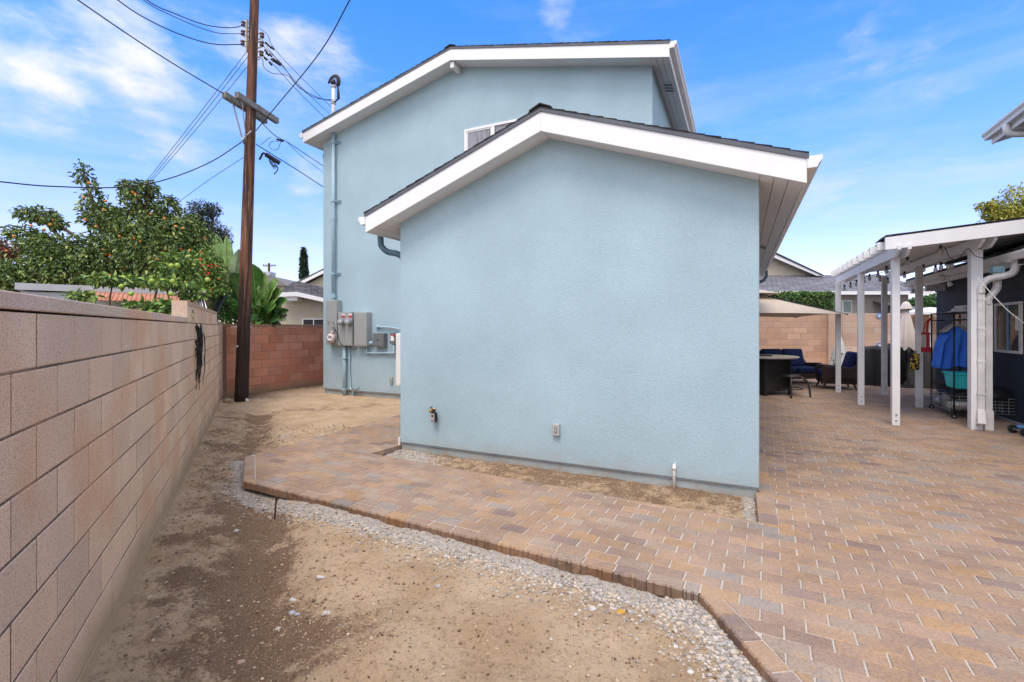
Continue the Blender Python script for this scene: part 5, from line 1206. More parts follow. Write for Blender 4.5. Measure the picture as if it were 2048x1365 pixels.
fb2 = thing('distant_house', 'low grey shingled roof behind the clothes rack, beside the navy house', 'house', (17, 22, -.1))
b = MB(); Yq = 19.0; b.hexa([(X_(1836, Yq), Yq, Z_(622, Yq)), (X_(1910, Yq), Yq, Z_(626, Yq)), (X_(1910, Yq), Yq+2.5, Z_(606, Yq)), (X_(1840, Yq), Yq+2.5, Z_(598, Yq)), (X_(1836, Yq), Yq, Z_(620, Yq)), (X_(1910, Yq), Yq, Z_(624, Yq)), (X_(1910, Yq), Yq+2.5, Z_(604, Yq)), (X_(1840, Yq), Yq+2.5, Z_(596, Yq))]); b.build('roof', M['roof'], fb2)
b = MB(); b.box(FR(0, 0, 0), X_(1840, Yq), X_(1910, Yq), Yq+.3, Yq+2.3, -.15, Z_(630, Yq)); b.build('wall', M['taupe'], fb2)

# ---------------------------------------------------------------- navy house on the right
NH = thing('navy_house', 'navy blue house with white eaves at the right edge beside the patio cover', 'house', (9.3, 8.6, 0))
nw = (8.71, 8.64)
def NF(s, o, z): return (nw[0]+d1[0]*s-d2[0]*o, nw[1]+d1[1]*s-d2[1]*o, z)     # s along wall away, o to the right
b = MB(); b.box(NF, -9, 2.70, 0, 5, -.12, 2.62); b.build('wall', M['darkblue'], NH)
b = MB(); b.box(NF, -9, 2.68, -.012, 0, -.05, .03); b.build('footing', M['found'], NH)
b = MB(); b.box(NF, -9, 3.1, -.42, -.39, 2.50, 2.70); b.build('eave_board', M['dirtywhite'], NH)
b = MB(); b.hexa([NF(-9, -.39, 2.56), NF(3.05, -.39, 2.56), NF(3.05, .05, 2.64), NF(-9, .05, 2.64), NF(-9, -.39, 2.58), NF(3.05, -.39, 2.58), NF(3.05, .05, 2.66), NF(-9, .05, 2.66)]); b.build('soffit', M['dirtywhite'], NH)
b = MB(); b.hexa([NF(-9, -.46, 2.71), NF(3.12, -.46, 2.71), NF(3.12, 3.5, 3.7), NF(-9, 3.5, 3.7), NF(-9, -.46, 2.76), NF(3.12, -.46, 2.76), NF(3.12, 3.5, 3.75), NF(-9, 3.5, 3.75)]); b.build('roof', M['shingle'], NH)
b = MB()
for k in range(4): b.hexa([NF(-3.6+k*1.55, .1, 2.99), NF(-2.1+k*1.55, .1, 2.99), NF(-2.1+k*1.55, 1.9, 3.44), NF(-3.6+k*1.55, 1.9, 3.44), NF(-3.6+k*1.55, .1, 3.03), NF(-2.1+k*1.55, .1, 3.03), NF(-2.1+k*1.55, 1.9, 3.48), NF(-3.6+k*1.55, 1.9, 3.48)])
b.build('solar_panels', M['solar'], NH)
b = MB(); b.prism(lambda a, bb, z: NF(bb, a, z), [(-.42, 2.58), (-.5, 2.58), (-.54, 2.66), (-.54, 2.69), (-.42, 2.69)], -9, 3.1); b.build('gutter', M['dirtywhite'], NH)
b = MB(); b.box(NF, 2.75, 2.86, -.44, -.34, 2.40, 2.56); b.box(NF, 2.05, 2.16, -.36, -.03, 2.40, 2.55); b.build('rafter_tail', M['dirtywhite'], NH)
# its window
def nz(s, o, py):
    p = NF(s, o, 0); return CAM_H+(HY-py)*p[1]/F
def ns(px, o=0):
    k = (px-HX)/F; return (k*(nw[1]-d2[1]*o)-(nw[0]-d2[0]*o))/(d1[0]-k*d1[1])
s0, s1 = ns(2046), ns(1993); z0_, z1_ = nz(s1, 0, 704), nz(s1, 0, 608)
b = MB()
for a0_, a1_, c0_, c1_ in ((s0, s1, z0_, z0_+.045), (s0, s1, z1_-.045, z1_), (s0, s0+.045, z0_+.045, z1_-.045), (s1-.045, s1, z0_+.045, z1_-.045)): b.box(NF, a0_, a1_, -.035, -.001, c0_, c1_)
w_ = b.build('window', M['dirtywhite'], NH); b = MB(); b.box(NF, s0+.04, s1-.04, -.014, -.008, z0_+.04, z1_-.04); b.build('pane', mat('dim_room_glass', (.06, .055, .05), .1, col2=(.16, .12, .10), c2s=5, spec=.6), w_)
b = MB(); sm = ns(2018); b.box(NF, sm-.03, sm, -.032, -.015, z0_+.045, z1_-.045); b.build('blue_tape', M['bluelt'], w_)
b = MB(); sm = ns(2040); b.box(NF, sm-.03, sm+.1, -.019, -.015, z0_+.45*(z1_-z0_)-.0, z0_+.72*(z1_-z0_)); b.build('notice', M['paperw'], w_)
s0, s1 = ns(1935), ns(1912)                                      # second window behind the rack
b = MB(); b.box(NF, s0, s1, -.03, -.001, nz(s1, 0, 700), nz(s1, 0, 613)); w_ = b.build('window', M['dirtywhite'], NH); b = MB(); b.box(NF, s0+.05, s1-.05, -.036, -.031, nz(s1, 0, 700)+.05, nz(s1, 0, 613)-.05); b.build('pane', M['glass'], w_)
# upper storey eave corner (top right of the picture)
UE = at(1962, 283, 8.7); 
def UF(s, o, z): return (UE[0]-d1[0]*s-d2[0]*o, UE[1]-d1[1]*s-d2[1]*o, UE[2]+z)    # s towards the camera, o to the right
b = MB(); b.box(UF, .45, 9, .55, 5, -1.55, -.02); b.build('upper_wall', M['darkblue'], NH)
b = MB(); b.prism(lambda a, bb, z: UF(bb, a, z), [(0, .12), (0, .09), (.03, .05), (.04, 0), (.12, 0), (.12, .12)], 0, 9); b.build('upper_gutter', M['trim'], NH)
b = MB(); b.prism(UF, [(.06, -.10), (9, -.10), (9, .02), (.06, .02)], .121, .145); b.build('upper_eave_board', M['trim'], NH)
b = MB(); b.hexa([UF(.1, .145, -.03), UF(9, .145, -.03), UF(9, .56, .06), UF(.1, .56, .06), UF(.1, .145, -.01), UF(9, .145, -.01), UF(9, .56, .08), UF(.1, .56, .08)]); b.build('upper_soffit', M['dirtywhite'], NH)
b = MB(); b.hexa([UF(.0, .05, .12), UF(9, .05, .12), UF(9, 4, 1.1), UF(.0, 4, 1.1), UF(.0, .05, .15), UF(9, .05, .15), UF(9, 4, 1.13), UF(.0, 4, 1.13)]); b.build('upper_roof', M['shingle'], NH)
b = MB(); b.hexa([UF(.02, .15, -.08), UF(.06, .15, -.08), UF(.06, 3.5, .80), UF(.02, 3.5, .80), UF(.02, .15, .11), UF(.06, .15, .11), UF(.06, 3.5, .99), UF(.02, 3.5, .99)]); b.build('upper_rake_board', M['trim'], NH)
b = MB()
for k in range(1, 14): b = MB(); b.box(UF, k*.6, k*.6+.04, .15, .55, -.13, -.035); b.build('upper_rafter', M['trim'], NH)
b = MB(); b.tube(smoothpts([UF(.75, .06, .0), UF(.75, .07, -.10), UF(.75, .14, -.17), UF(.78, .35, -.21), UF(.8, .62, -.26)], 5), .05, 10); b.build('upper_downspout', M['trim'], NH, smooth=True)

# ---------------------------------------------------------------- patio cover (pergola)
PG = thing('patio_cover', 'white timber patio cover on six posts beside the navy house', 'pergola', (7.5, 9.5, 0))
Fp = [(7.99, 11.66), (7.16, 9.77), (6.24, 7.75)]; Bp = [(8.76, 11.2), (8.09, 9.46), (7.20, 7.40)]
def PGf(x0, y0): return lambda a, bb, z: (x0-d2[0]*a+d1[0]*bb, y0-d2[1]*a+d1[1]*bb, z)   # a to the right, bb away
for i, (x, y) in enumerate(Fp+Bp):
    f = PGf(x, y); b = MB(); hw = .052 if i != 5 else .07; top = 2.72 if i < 3 else 2.79; b.box(f, -hw, hw, -hw, hw, 0.0, top); ps = b.build('post', M['post'] if i < 3 or i == 5 else M['dirtywhite'], PG, bevel=.005)
    b = MB()
    for z in (.08, .17): b.tube([f(0, -hw-.001, z), f(0, -hw-.012, z)], .014, 8)
    b.build('bolt', M['galv'], ps)
ft = PGf(5.86, 7.47)                                              # near left tip of the rafters
zl = 2.84
fF = PGf(*Fp[2]); fB = PGf(*Bp[2])
for f in (fF, fB):
    up = 0 if f is fF else .08
    for o_ in (-.075, .055):
        b = MB(); b.prism(lambda a, bb, z, f=f, o_=o_: f(bb+o_, a, z), [(-.30, 2.70+up), (-.46, 2.79+up), (-.46, 2.862+up), (4.75, 2.862+up), (4.75, 2.70+up)], -.0, .038); b.build('beam', M['post'], PG, bevel=.003)
# rafters
n = 11; run = 3.4
for k in range(n):
    dd = k*(4.9/(n-1)); m_ = 'post'
    z0_, s_ = (2.865 if k else 2.80), .082; L_ = run; hh = 2.995-z0_
    b = MB(); b.hexa([ft(0, dd, z0_), ft(L_, dd, z0_+s_*L_), ft(L_, dd+.045, z0_+s_*L_), ft(0, dd+.045, z0_), ft(0, dd, z0_+hh), ft(L_, dd, z0_+s_*L_+hh), ft(L_, dd+.045, z0_+s_*L_+hh), ft(0, dd+.045, z0_+hh)])
    b.build('rafter', M[m_], PG, bevel=.003)
b = MB(); b.hexa([ft(.10, .05, 2.998+.01), ft(run, .05, 2.998+.082*run), ft(run, 5.0, 2.998+.082*run), ft(.15, 5.0, 2.998+.012), ft(.15, .05, 3.012+.012), ft(run, .05, 3.012+.082*run), ft(run, 5.0, 3.012+.082*run), ft(.15, 5.0, 3.012+.012)]); b.build('roof_deck', M['post'], PG)
b = MB(); b.hexa([ft(.11, .0, 3.0285), ft(run, .0, 3.0205+.082*run), ft(run, 5.05, 3.0205+.082*run), ft(.11, 5.05, 3.0285), ft(.11, .0, 3.04), ft(run, .0, 3.032+.082*run), ft(run, 5.05, 3.032+.082*run), ft(.11, 5.05, 3.04)]); b.build('roofing_felt', M['shingle'], PG)
b = MB(); b.hexa([ft(.05, .3, 3.04), ft(.45, .3, 3.07), ft(.45, .9, 3.07), ft(.05, .9, 3.04), ft(.1, .4, 3.10), ft(.4, .4, 3.12), ft(.4, .8, 3.12), ft(.1, .8, 3.10)]); b.build('felt_patch', M['shingle'], PG)
# downspouts at the near back post
x, y = Bp[2]; f = PGf(x, y)
ds = thing('downspout', 'white downspout with ribbed elbow strapped to the nearest pergola post', 'downspout', f(.0, -.1, 0), 'white downspouts by the near post')
def ribbed(b, pts, r, n=8):
    P = smoothpts(pts, 7); rs_ = [r*(1+.10*(i % 2)) for i in range(len(P))]; b.tube(P, rs_, n)
b = MB(); b.box(f, -.005, .075, -.125, -.072, .28, 2.12); b.hexa([f(-.03, -.13, .10), f(.07, -.13, .10), f(.075, -.075, .30), f(-.01, -.075, .30), f(-.03, -.19, .12), f(.07, -.19, .12), f(.075, -.125, .34), f(-.01, -.125, .34)]); b.build('pipe', M['dirtywhite'], ds, bevel=.006)
b = MB(); ribbed(b, [f(.035, -.10, 2.11), f(.04, -.10, 2.22), f(.12, -.11, 2.32), f(.28, -.12, 2.36), f(.38, -.12, 2.40), f(.42, -.12, 2.50), f(.42, -.12, 2.56)], .048); b.build('elbow', M['dirtywhite'], ds)
b = MB(); 
for z in (.55, 1.05, 1.55, 2.0): b = MB(); b.box(f, -.011, .081, -.131, -.0725, z, z+.03); b.build('strap', M['dirtywhite'], ds)
b = MB(); b.box(f, .32, .56, -.20, -.04, 2.56, 2.66); b.build('leader_head', M['dirtywhite'], ds, bevel=.01)
ds2 = thing('downspout', 'second white downspout behind the post, bending in towards the navy wall', 'downspout', f(.18, .1, 0), 'white downspouts by the near post')
b = MB(); b.box(f, .115, .20, -.02, .05, .30, 1.95); b.box(f, .105, .21, -.03, .06, .0, .30); b.build('pipe', M['dirtywhite'], ds2, bevel=.006)
b = MB(); ribbed(b, [f(.157, .015, 1.94), f(.157, .015, 2.02), f(.22, .015, 2.12), f(.26, .015, 2.22), f(.26, .015, 2.42)], .05); b.build('elbow', M['dirtywhite'], ds2)
b = MB(); b.box(f, .19, .33, -.05, .08, 2.42, 2.52); b.build('blue_head', mat('faded_teal_paint', (.30, .48, .56), .5), ds2, bevel=.008)
# white cord
wire('white cord slanting from near pergola post past the navy house window', [(1955, 555, 7.2), (1985, 590, 7.1), (2020, 625, 7.0), (2060, 655, 6.9)], .007, None).data.materials[0] = M['pvc']
wire('thin dark wire curling off the navy wall at the right edge', [(2024, 535, 7.4), (2026, 560, 7.4), (2040, 578, 7.3), (2060, 585, 7.2)], .005, None)
# security light
sf = thing('security_light', 'white twin head security light under the navy house eave', 'lamp', at(1895, 555, 8.9))
b = MB(); b.ball(at(1893, 555, 8.9), (.05, .05, .04), 10, 6); b.tube([at(1893, 555, 8.9), at(1886, 560, 8.9)], .012, 6); b.tube([at(1893, 555, 8.9), at(1899, 566, 8.9)], .012, 6); b.build('bracket', M['pvc'], sf)
for c0, c1 in (((1886, 560), (1883, 553)), ((1897, 565), (1902, 572))):
    b = MB(); b.tube([at(*c0, 8.88), at(*c1, 8.85)], [.03, .05], 10); b.build('lamp_head', M['pvc'], sf, smooth=True)
# small solar lamp at the right
b = MB(); b.box(FR(*at(2046, 522, 6.9)[:2], -20), -.05, .12, -.02, .02, at(2046, 528, 6.9)[2], at(2046, 512, 6.9)[2]); tag(b.build('solar_lamp', M['solar'], loc=at(2046, 522, 6.9)), 'small black solar lamp under the gutter at the right edge', 'lamp')

# string lights
def strand(label, pts, bulbs, Yb=None):
    P = smoothpts([at(*p) for p in pts], 8); t = thing('string_lights', label, 'string lights', P[0], 'string lights under the patio cover')
    b = MB(); b.tube(P, .005, 4); b.build('cable', M['wirec'], t)
    for px, py, Y, s in bulbs:
        c = Vector(at(px, py, Y)); b = MB(); b.tube([tuple(c+Vector((0, 0, .035))), tuple(c+Vector((0, 0, .09)))], .018, 8); sk = b.build('socket', M['black'], t)
        b = MB(); b.lathe(tuple(c), [(.008, -.055), (.026, -.04), (.033, -.01), (.026, .02), (.015, .04)], 10); b.build('bulb', M['bulb'], sk, smooth=True)
strand('strand of clear bulbs draped along the front beam of the patio cover', [(1682, 560, 11.9), (1700, 562, 11.2), (1722, 558, 10.6), (1740, 552, 9.9), (1770, 543, 9), (1795, 525, 8.2)],
       [(1689, 577, 11.6, 1), (1701, 572, 11.2, 1), (1713, 568, 10.7, 1), (1728, 562, 10.2, 1), (1739, 557, 9.9, 1), (1756, 551, 9.5, 1), (1773, 542, 8.8, 1)])
strand('strand of clear bulbs crossing under the near rafters of the patio cover', [(1880, 490, 7.6), (1890, 497, 7.6), (1900, 515, 7.7), (1915, 520, 7.8), (1935, 498, 7.3), (1950, 512, 7.2), (1970, 516, 7.1), (1990, 510, 7.0)],
       [(1881, 503, 7.6, 1), (1815, 525, 7.9, 1), (1871, 540, 8.3, 1), (1882, 535, 8.2, 1), (1897, 533, 8, 1), (1904, 532, 8, 1), (1847, 539, 8.6, 1)])
strand('far strand of clear bulbs between the two pergola beams', [(1740, 548, 11), (1775, 552, 11), (1800, 548, 10.5), (1830, 545, 10)], [(1776, 563, 11, 1), (1760, 560, 11.2, 1), (1809, 552, 9.8, 1)])

# ---------------------------------------------------------------- patio furniture
# big square parasol
uz = 1.90; Rc = Vector((7.94, 11.25)); Fc = Vector((8.95, 14.95)); sd = Fc-Rc; pr = Vector((-sd.y, sd.x)); Lc4 = Rc+pr; Kc = Fc+pr; cen = (Rc+Kc)/2
U = thing('parasol', 'large two tier beige parasol half hidden behind the house corner', 'parasol', (cen.x, cen.y, 0))
def canopy(b, cs, cz, apex, sag, drop, n=10):
    for i in range(4):
        A, B = cs[i], cs[(i+1) % 4]
        def fn(u, v, A=A, B=B):
            e = A*(1-u)+B*u; k = 1-4*.0*u; zz = cz+.10*4*u*(1-u)*sag
            p = cen*(1-v)+e*v; h = apex+(zz-apex)*(v**.78) ; return (p.x, p.y, h)
        b.grid(fn, n, n)
cs = [Rc, Fc, Kc, Lc4]
b = MB(); canopy(b, cs, uz, 2.72, .45, 0); b.build('canopy', M['canvas'], U, smooth=True, recalc=False, solid=0)
cs2 = [cen+(c_-cen)*.42 for c_ in cs]
b = MB(); canopy(b, cs2, 2.50, 2.80, .2, 0); b.build('top_tier', M['canvas'], U, smooth=True, recalc=False)
b = MB()
for c_ in cs: b.tube([(cen.x, cen.y, 2.66), (c_.x, c_.y, uz-.01)], .012, 6)
b.build('rib', M['blackm'], U)
b = MB(); b.tube([(cen.x, cen.y, 0), (cen.x, cen.y, 2.75)], .03, 10); b.build('mast', M['blackm'], U)
# bar table
tx, ty = (1528-HX)/F*11.5, 11.5
T = thing('fire_table', 'round bar height table with dark metal base half behind the house corner', 'table', (tx, ty, 0))
b = MB(); b.lathe((tx, ty, 0), [(.70, .86), (.74, .875), (.74, .895), (.72, .905), (.2, .905), (.18, .9)], 40); b.build('tabletop', M['tabletop'], T)
b = MB(); b.lathe((tx, ty, 0), [(.18, .9051), (.18, .925), (.1, .93)], 20); b.build('burner_lid', M['blackm'], T)
b = MB(); b.box(FR(tx, ty, 20), -.36, .36, -.36, .36, .10, .84); b.build('cabinet', M['tabledark'], T, bevel=.01)
b = MB()
for a, c_ in ((-1, -1), (1, -1), (1, 1), (-1, 1)): b.box(FR(tx, ty, 20), a*.38-.03, a*.38+.03, c_*.38-.03, c_*.38+.03, .0, .86)
b.build('corner_posts', M['tabledark'], T)
# swivel stool frame
sx, sy_ = (1582-HX)/F*11.0, 11.0; fS = FR(sx, sy_, 15)
S = thing('bar_stool', 'low bronze metal swivel stool with curved legs beside the table', 'stool', (sx, sy_, 0))
b = MB()
for a, c_ in ((-1, -1), (1, -1), (1, 1), (-1, 1)): b.tube(smoothpts([fS(a*.05, c_*.05, .44), fS(a*.17, c_*.17, .43), fS(a*.24, c_*.24, .30), fS(a*.27, c_*.27, .0)], 5), .022, 8)
b.build('leg', M['tabledark'], S, smooth=True)
b = MB(); b.tube([fS(.25*math.cos(a), .25*math.sin(a), .18) for a in [i*math.pi/8 for i in range(17)]], .012, 6); b.build('foot_ring', M['tabledark'], S)
b = MB(); b.lathe(fS(0, 0, 0), [(.12, .43), (.14, .44), (.20, .47), (.19, .49), (.05, .50)], 20); b.build('seat', M['tabledark'], S)
def seatset(name, label, cat, ox, oy, deg, w, nc):
    f = FR(ox, oy, deg); t = thing(name, label, cat, (ox, oy, 0)); d = .72
    b = MB(); b.box(f, -w/2, w/2, -d/2, d/2, .14, .32); b.build('seat_frame', M['wicker'], t, bevel=.02)
    b = MB(); b.hexa([f(-w/2, d/2-.08, .3), f(w/2, d/2-.08, .3), f(w/2, d/2+.02, .3), f(-w/2, d/2+.02, .3), f(-w/2+.03, d/2+.10, .92), f(w/2-.03, d/2+.10, .92), f(w/2-.03, d/2+.17, .90), f(-w/2+.03, d/2+.17, .90)]); b.build('backrest', M['wicker'], t, bevel=.025)
    for s in (-1, 1):
        b = MB(); x0, x1 = sorted((s*w/2, s*(w/2-.10)))
        b.prism(lambda a, bb, z, f=f: f(bb, a, z), [(-d/2-.02, .14), (-d/2-.05, .52), (-d/2+.02, .60), (d/2-.1, .56), (d/2+.07, .72), (d/2+.02, .14)], x0, x1); b.build('armrest', M['wicker'], t, bevel=.03, seg=3)
    for i in range(nc):
        a0_ = -w/2+.11+(w-.22)*i/nc; a1_ = -w/2+.11+(w-.22)*(i+1)/nc
        b = MB(); b.box(f, a0_+.005, a1_-.005, -d/2-.03, d/2-.08, .322, .47); b.build('seat_cushion', M['navy'], t, bevel=.05, seg=4)
        b = MB(); b.hexa([f(a0_+.01, d/2-.22, .47), f(a1_-.01, d/2-.22, .47), f(a1_-.01, d/2-.06, .47), f(a0_+.01, d/2-.06, .47), f(a0_+.01, d/2-.08, .97), f(a1_-.01, d/2-.08, .97), f(a1_-.01, d/2+.08, .95), f(a0_+.01, d/2+.08, .95)]); b.build('back_cushion', M['navy'], t, bevel=.065, seg=4)
    for a, c_ in ((-1, -1), (1, -1), (1, 1), (-1, 1)):
        b = MB(); b.tube([f(a*(w/2-.06), c_*(d/2-.05), .15), f(a*(w/2-.02), c_*(d/2+.01), 0)], [.028, .018], 8); b.build('leg', M['wicker'], t)
    return t
seatset('loveseat', 'brown wicker loveseat with navy cushions against the peach wall', 'sofa', (1578-HX)/F*13.7, 13.7, 5, 1.50, 2)
seatset('armchair', 'brown wicker armchair with navy cushion turned sideways to the left', 'armchair', (1672-HX)/F*12.5, 12.5, -112, .80, 1)
# plant under netting
nx, ny = (1679-HX)/F*13.6, 13.6
NP = thing('netted_plant', 'small potted plant wrapped in white netting behind the armchair', 'plant', (nx, ny, 0))
rngn = random.Random(5)
b = MB(); prof = [(.36, 0), (.33, .35), (.24, .75), (.13, 1.15), (.04, 1.36), (.01, 1.40)]
base = len(b.v); nn_ = 22
b.grid(lambda u, v: (lambda k, r: (nx+r*math.cos(2*math.pi*u)*(1+.10*math.sin(14*u*3.14)), ny+r*math.sin(2*math.pi*u), 1.4*v))(v, .36*(1-v)**.85*(1+.08*math.sin(9*v))+.008), nn_, 10); b.build('netting', M['net'], NP, recalc=False, smooth=True)
b = MB(); foliage(b, [((nx, ny, .55), (.22, .2, .35))], 500, .08, .04, G_M, rngn); b.build('foliage', M['leaf'], NP, recalc=False)
b = MB(); b.lathe((nx, ny, 0), [(.13, 0.0), (.17, .25), (.16, .26)], 14); b.build('pot', M['terra'], NP)
# covered grills
def covered(name, label, cat, px, Y, w, d, h, m, seed, deg=25):
    ox, oy = (px-HX)/F*Y, Y; f = FR(ox, oy, deg); rng = random.Random(seed); b = MB()
    def sq(u, wv, dv):
        a = 2*math.pi*u; c_, s_ = math.cos(a), math.sin(a); k = 1/max(abs(c_)**1, abs(s_)); k = k*.75+.25; return c_*k*wv, s_*k*dv
    def fn(u, v):
        kk = 1+(.10 if v < .9 else 0)*(1-v)*math.sin(u*44+seed)+.06*math.sin(u*19+v*3); tap = 1.05-.22*v**2
        if v > .999: tap = .01
        a, bb = sq(u, w/2, d/2); return f(a*kk*tap, bb*kk*tap, h*min(1, v*1.12)+(.04 if v > .95 else 0)*math.sin(u*6.28))
    b.grid(fn, 64, 12); t = tag(b.build(name, M[m], smooth=True, recalc=False, loc=(ox, oy, 0)), label, cat)
covered('covered_grill', 'barbecue under a draped black cover, left of the closed umbrella', 'grill', 1757, 13.2, .85, .65, 1.05, 'cover', 3, 40)
covered('covered_grill', 'wider bulk under black cover directly below the closed umbrella', 'grill', 1802, 13.6, 1.1, .7, 1.12, 'cover', 7, 30)
covered('covered_table', 'bulky thing under a faded grey cover left of the clothes rack', 'cover', 1858, 12.7, .8, .7, 1.05, 'greycover', 9, 30)
# closed umbrella
ux, uy = (1812-HX)/F*12.7, 12.7
CU = thing('closed_umbrella', 'closed faded beige patio umbrella standing behind the pergola posts', 'umbrella', (ux, uy, 0))
def pleat(u, v):
    r = (.24*v**.75+.012)*(1+.20*math.cos(u*2*math.pi*8)); return (ux+r*math.cos(2*math.pi*u)*.9, uy+r*math.sin(2*math.pi*u)*.9, 2.15-1.12*v-.05*math.cos(u*50.2)*v)
b = MB(); b.grid(pleat, 48, 10); b.build('canopy', M['canvas2'], CU, smooth=True, recalc=False)
b = MB(); b.grid(lambda u, v: (ux+(.115*v**.7+.01)*(1+.12*math.cos(u*50.2))*math.cos(2*math.pi*u), uy+(.115*v**.7+.01)*(1+.12*math.cos(u*50.2))*math.sin(2*math.pi*u), 2.28-.20*v**1.5), 48, 4); b.build('cap', M['canvas2'], CU, smooth=True, recalc=False)
b = MB(); b.tube([(ux, uy, 0), (ux, uy, 2.2)], .02, 10); b.build('mast', M['blackm'], CU); b = MB(); b.lathe((ux, uy, 0), [(.25, 0.003), (.25, .03), (.08, .06), (.04, .16)], 20); b.build('base', M['tabledark'], CU)
# far white umbrella
fx, fy = (1860-HX)/F*15.5, 14.4; fx = (1860-HX)/F*14.4
FU = thing('parasol', 'small open white umbrella beyond the clothes rack', 'parasol', (fx, fy, 0))
b = MB(); b.lathe((fx, fy, 0), [(.62, 1.98), (.60, 2.06), (.35, 2.16), (.02, 2.2)], 14); b.build('canopy', M['whitecloth'], FU); b = MB(); b.tube([(fx, fy, 0), (fx, fy, 2.1)], .02, 8); b.build('mast', M['pvc'], FU)
# wall plates
for px, py, lab in ((1757, 632, 'upper round blue plate hung on the peach wall'), (1757, 691, 'lower round blue plate hung on the peach wall')):
    Y = 15.2; k = (px-HX)/F; a_w = (k*bw0[1]-bw0[0])/(-d2[0]+k*d2[1]); p = BWf(a_w, -.12, 0); z = CAM_H+(HY-py)*p[1]/F
    b = MB(); b.tube([BWf(a_w, -.105, z), BWf(a_w, -.13, z)], [.09, .085], 20); t = tag(b.build('wall_plate', M['disc'], loc=p), lab, 'plate', 'blue plates on the peach wall'); b = MB(); b.tube([BWf(a_w, -.1305, z), BWf(a_w, -.137, z)], .03, 14); b.build('centre', M['paperw'], t)
# printed bag on the post
x, y = Bp[1]; f = PGf(x, y); z0_ = CAM_H-(742-HY)*y/F; z1_ = CAM_H-(708-HY)*y/F
b = MB(); b.hexa([f(-.17, -.10, z0_), f(-.02, -.10, z0_+.03), f(-.02, -.06, z0_+.03), f(-.17, -.06, z0_), f(-.15, -.09, z1_), f(-.01, -.09, z1_), f(-.01, -.06, z1_), f(-.15, -.06, z1_)]); pbg = tag(b.build('oven_mitt', M['yellow'], bevel=.02, seg=3, loc=f(-.1, -.08, z0_)), 'black and yellow printed mitt hanging on a back post', 'oven mitt')
b = MB(); b.tube([f(-.08, -.075, z1_-.01), f(-.06, -.07, z1_+.05), f(-.05, -.055, z1_+.05)], .008, 5); b.build('loop', M['yellow'], pbg)

# ---------------------------------------------------------------- clothes rack
P1, P2 = Vector((8.18, 9.28)), Vector((7.67, 8.26)); ax = (P1-P2).normalized(); Lr = (P1-P2).length; sdv = Vector((ax.y, -ax.x)); wR = .42
def CR(a, bb, z): p = P2+ax*a+sdv*bb; return (p.x, p.y, z)       # a away along the rack, bb towards the navy wall
RK = thing('clothes_rack', 'black metal clothes rack on castors with wire shelf beside the navy house', 'clothes rack', (*((P1+P2)/2), 0))
for a in (0, Lr):
    for bb in (0, wR):
        b = MB(); b.tube([CR(a, bb, .09), CR(a, bb, 1.86)], .013, 8); b.build('upright', M['blackm'], RK, smooth=True)
        b = MB(); b.tube([CR(a-.012, bb, .045), CR(a+.012, bb, .045)], .042, 14); c_ = b.build('castor', M['black'], RK)
        b = MB(); b.tube([CR(a-.014, bb, .045), CR(a+.014, bb, .045)], .018, 10); b.build('hub', M['galv'], c_)
for z in (1.85, .12):
    b = MB()
    for bb in (0, wR): b.tube([CR(0, bb, z), CR(Lr, bb, z)], .011, 8)
    for a in (0, Lr): b.tube([CR(a, 0, z), CR(a, wR, z)], .011, 8)
    b.build('frame_ring', M['blackm'], RK)
b = MB(); b.tube([CR(0, wR/2, 1.72), CR(Lr, wR/2, 1.72)], .013, 8)
for a in (0, Lr): b.tube([CR(a, 0, 1.72), CR(a, wR, 1.72)], .01, 6)
b.build('hanging_rail', M['blackm'], RK)
b = MB()
for z in (.50, .135):
    for k in range(12): bb = wR*k/11; b.tube([CR(0, bb, z), CR(Lr, bb, z)], .004, 4)
    for a in (0, Lr/2, Lr): b.tube([CR(a, 0, z), CR(a, wR, z)], .007, 5)
b.build('shelf', M['blackm'], RK)
# shirts on hangers
def shirt(a, label, m, w=.36, L_=.70, seed=1, sl=.30):
    rng = random.Random(seed); t = thing('hanging_shirt', label, 'shirt', CR(a, wR/2, .8), 'shirts on the clothes rack')
    zt_ = 1.60
    def fn_side(sg):
        def fn(u, v):
            x = (u-.5)*w*(1+.12*v); shz = zt_-.34*abs(u-.5)*(1-v*.5)-L_*v; th_ = sg*(.035+.026*math.sin(u*24+v*3+seed)*(.3+.7*v)+.016*math.sin(u*11+v*7)); th_ *= min(1, 6*u, 6*(1-u))
            return CR(a+th_, wR/2+x, shz)
        return fn
    b = MB(); b.grid(fn_side(-1), 22, 12); b.grid(fn_side(1), 22, 12); b.build('body', M[m], t, smooth=True, recalc=False)
    for s in (-1, 1):
        b = MB(); P = [CR(a, wR/2+s*w*.40, zt_-.16), CR(a-.03, wR/2+s*w*.62, zt_-.30), CR(a-.07, wR/2+s*w*.74, zt_-.52), CR(a-.08, wR/2+s*w*.84, zt_-.76)]
        b.tube(smoothpts(P, 5), [.055-.0014*i+.006*math.sin(i*2.1+s) for i in range(16)], 10, flat=.6); b.build('sleeve', M[m], t, smooth=True)
    b = MB(); b.tube(smoothpts([CR(a, wR/2-w*.5, zt_-.10), CR(a, wR/2-.05, zt_+.02), CR(a, wR/2, zt_+.04), CR(a, wR/2+.05, zt_+.02), CR(a, wR/2+w*.5, zt_-.10)], 4), .012, 6); b.tube(smoothpts([CR(a, wR/2, zt_+.04), CR(a, wR/2+.01, zt_+.10), CR(a, wR/2+.03, zt_+.14), CR(a, wR/2-.01, zt_+.145)], 4), .004, 5); b.build('hanger', M['cream'], t)
shirt(.52, 'bright blue long sleeved shirt nearest the front of the rack', 'shirt', seed=1)
shirt(.64, 'bright blue shirt hanging directly behind the front one', 'shirt', seed=2)
shirt(.80, 'bright blue shirt deepest in the row on the rack', 'shirt', seed=3)
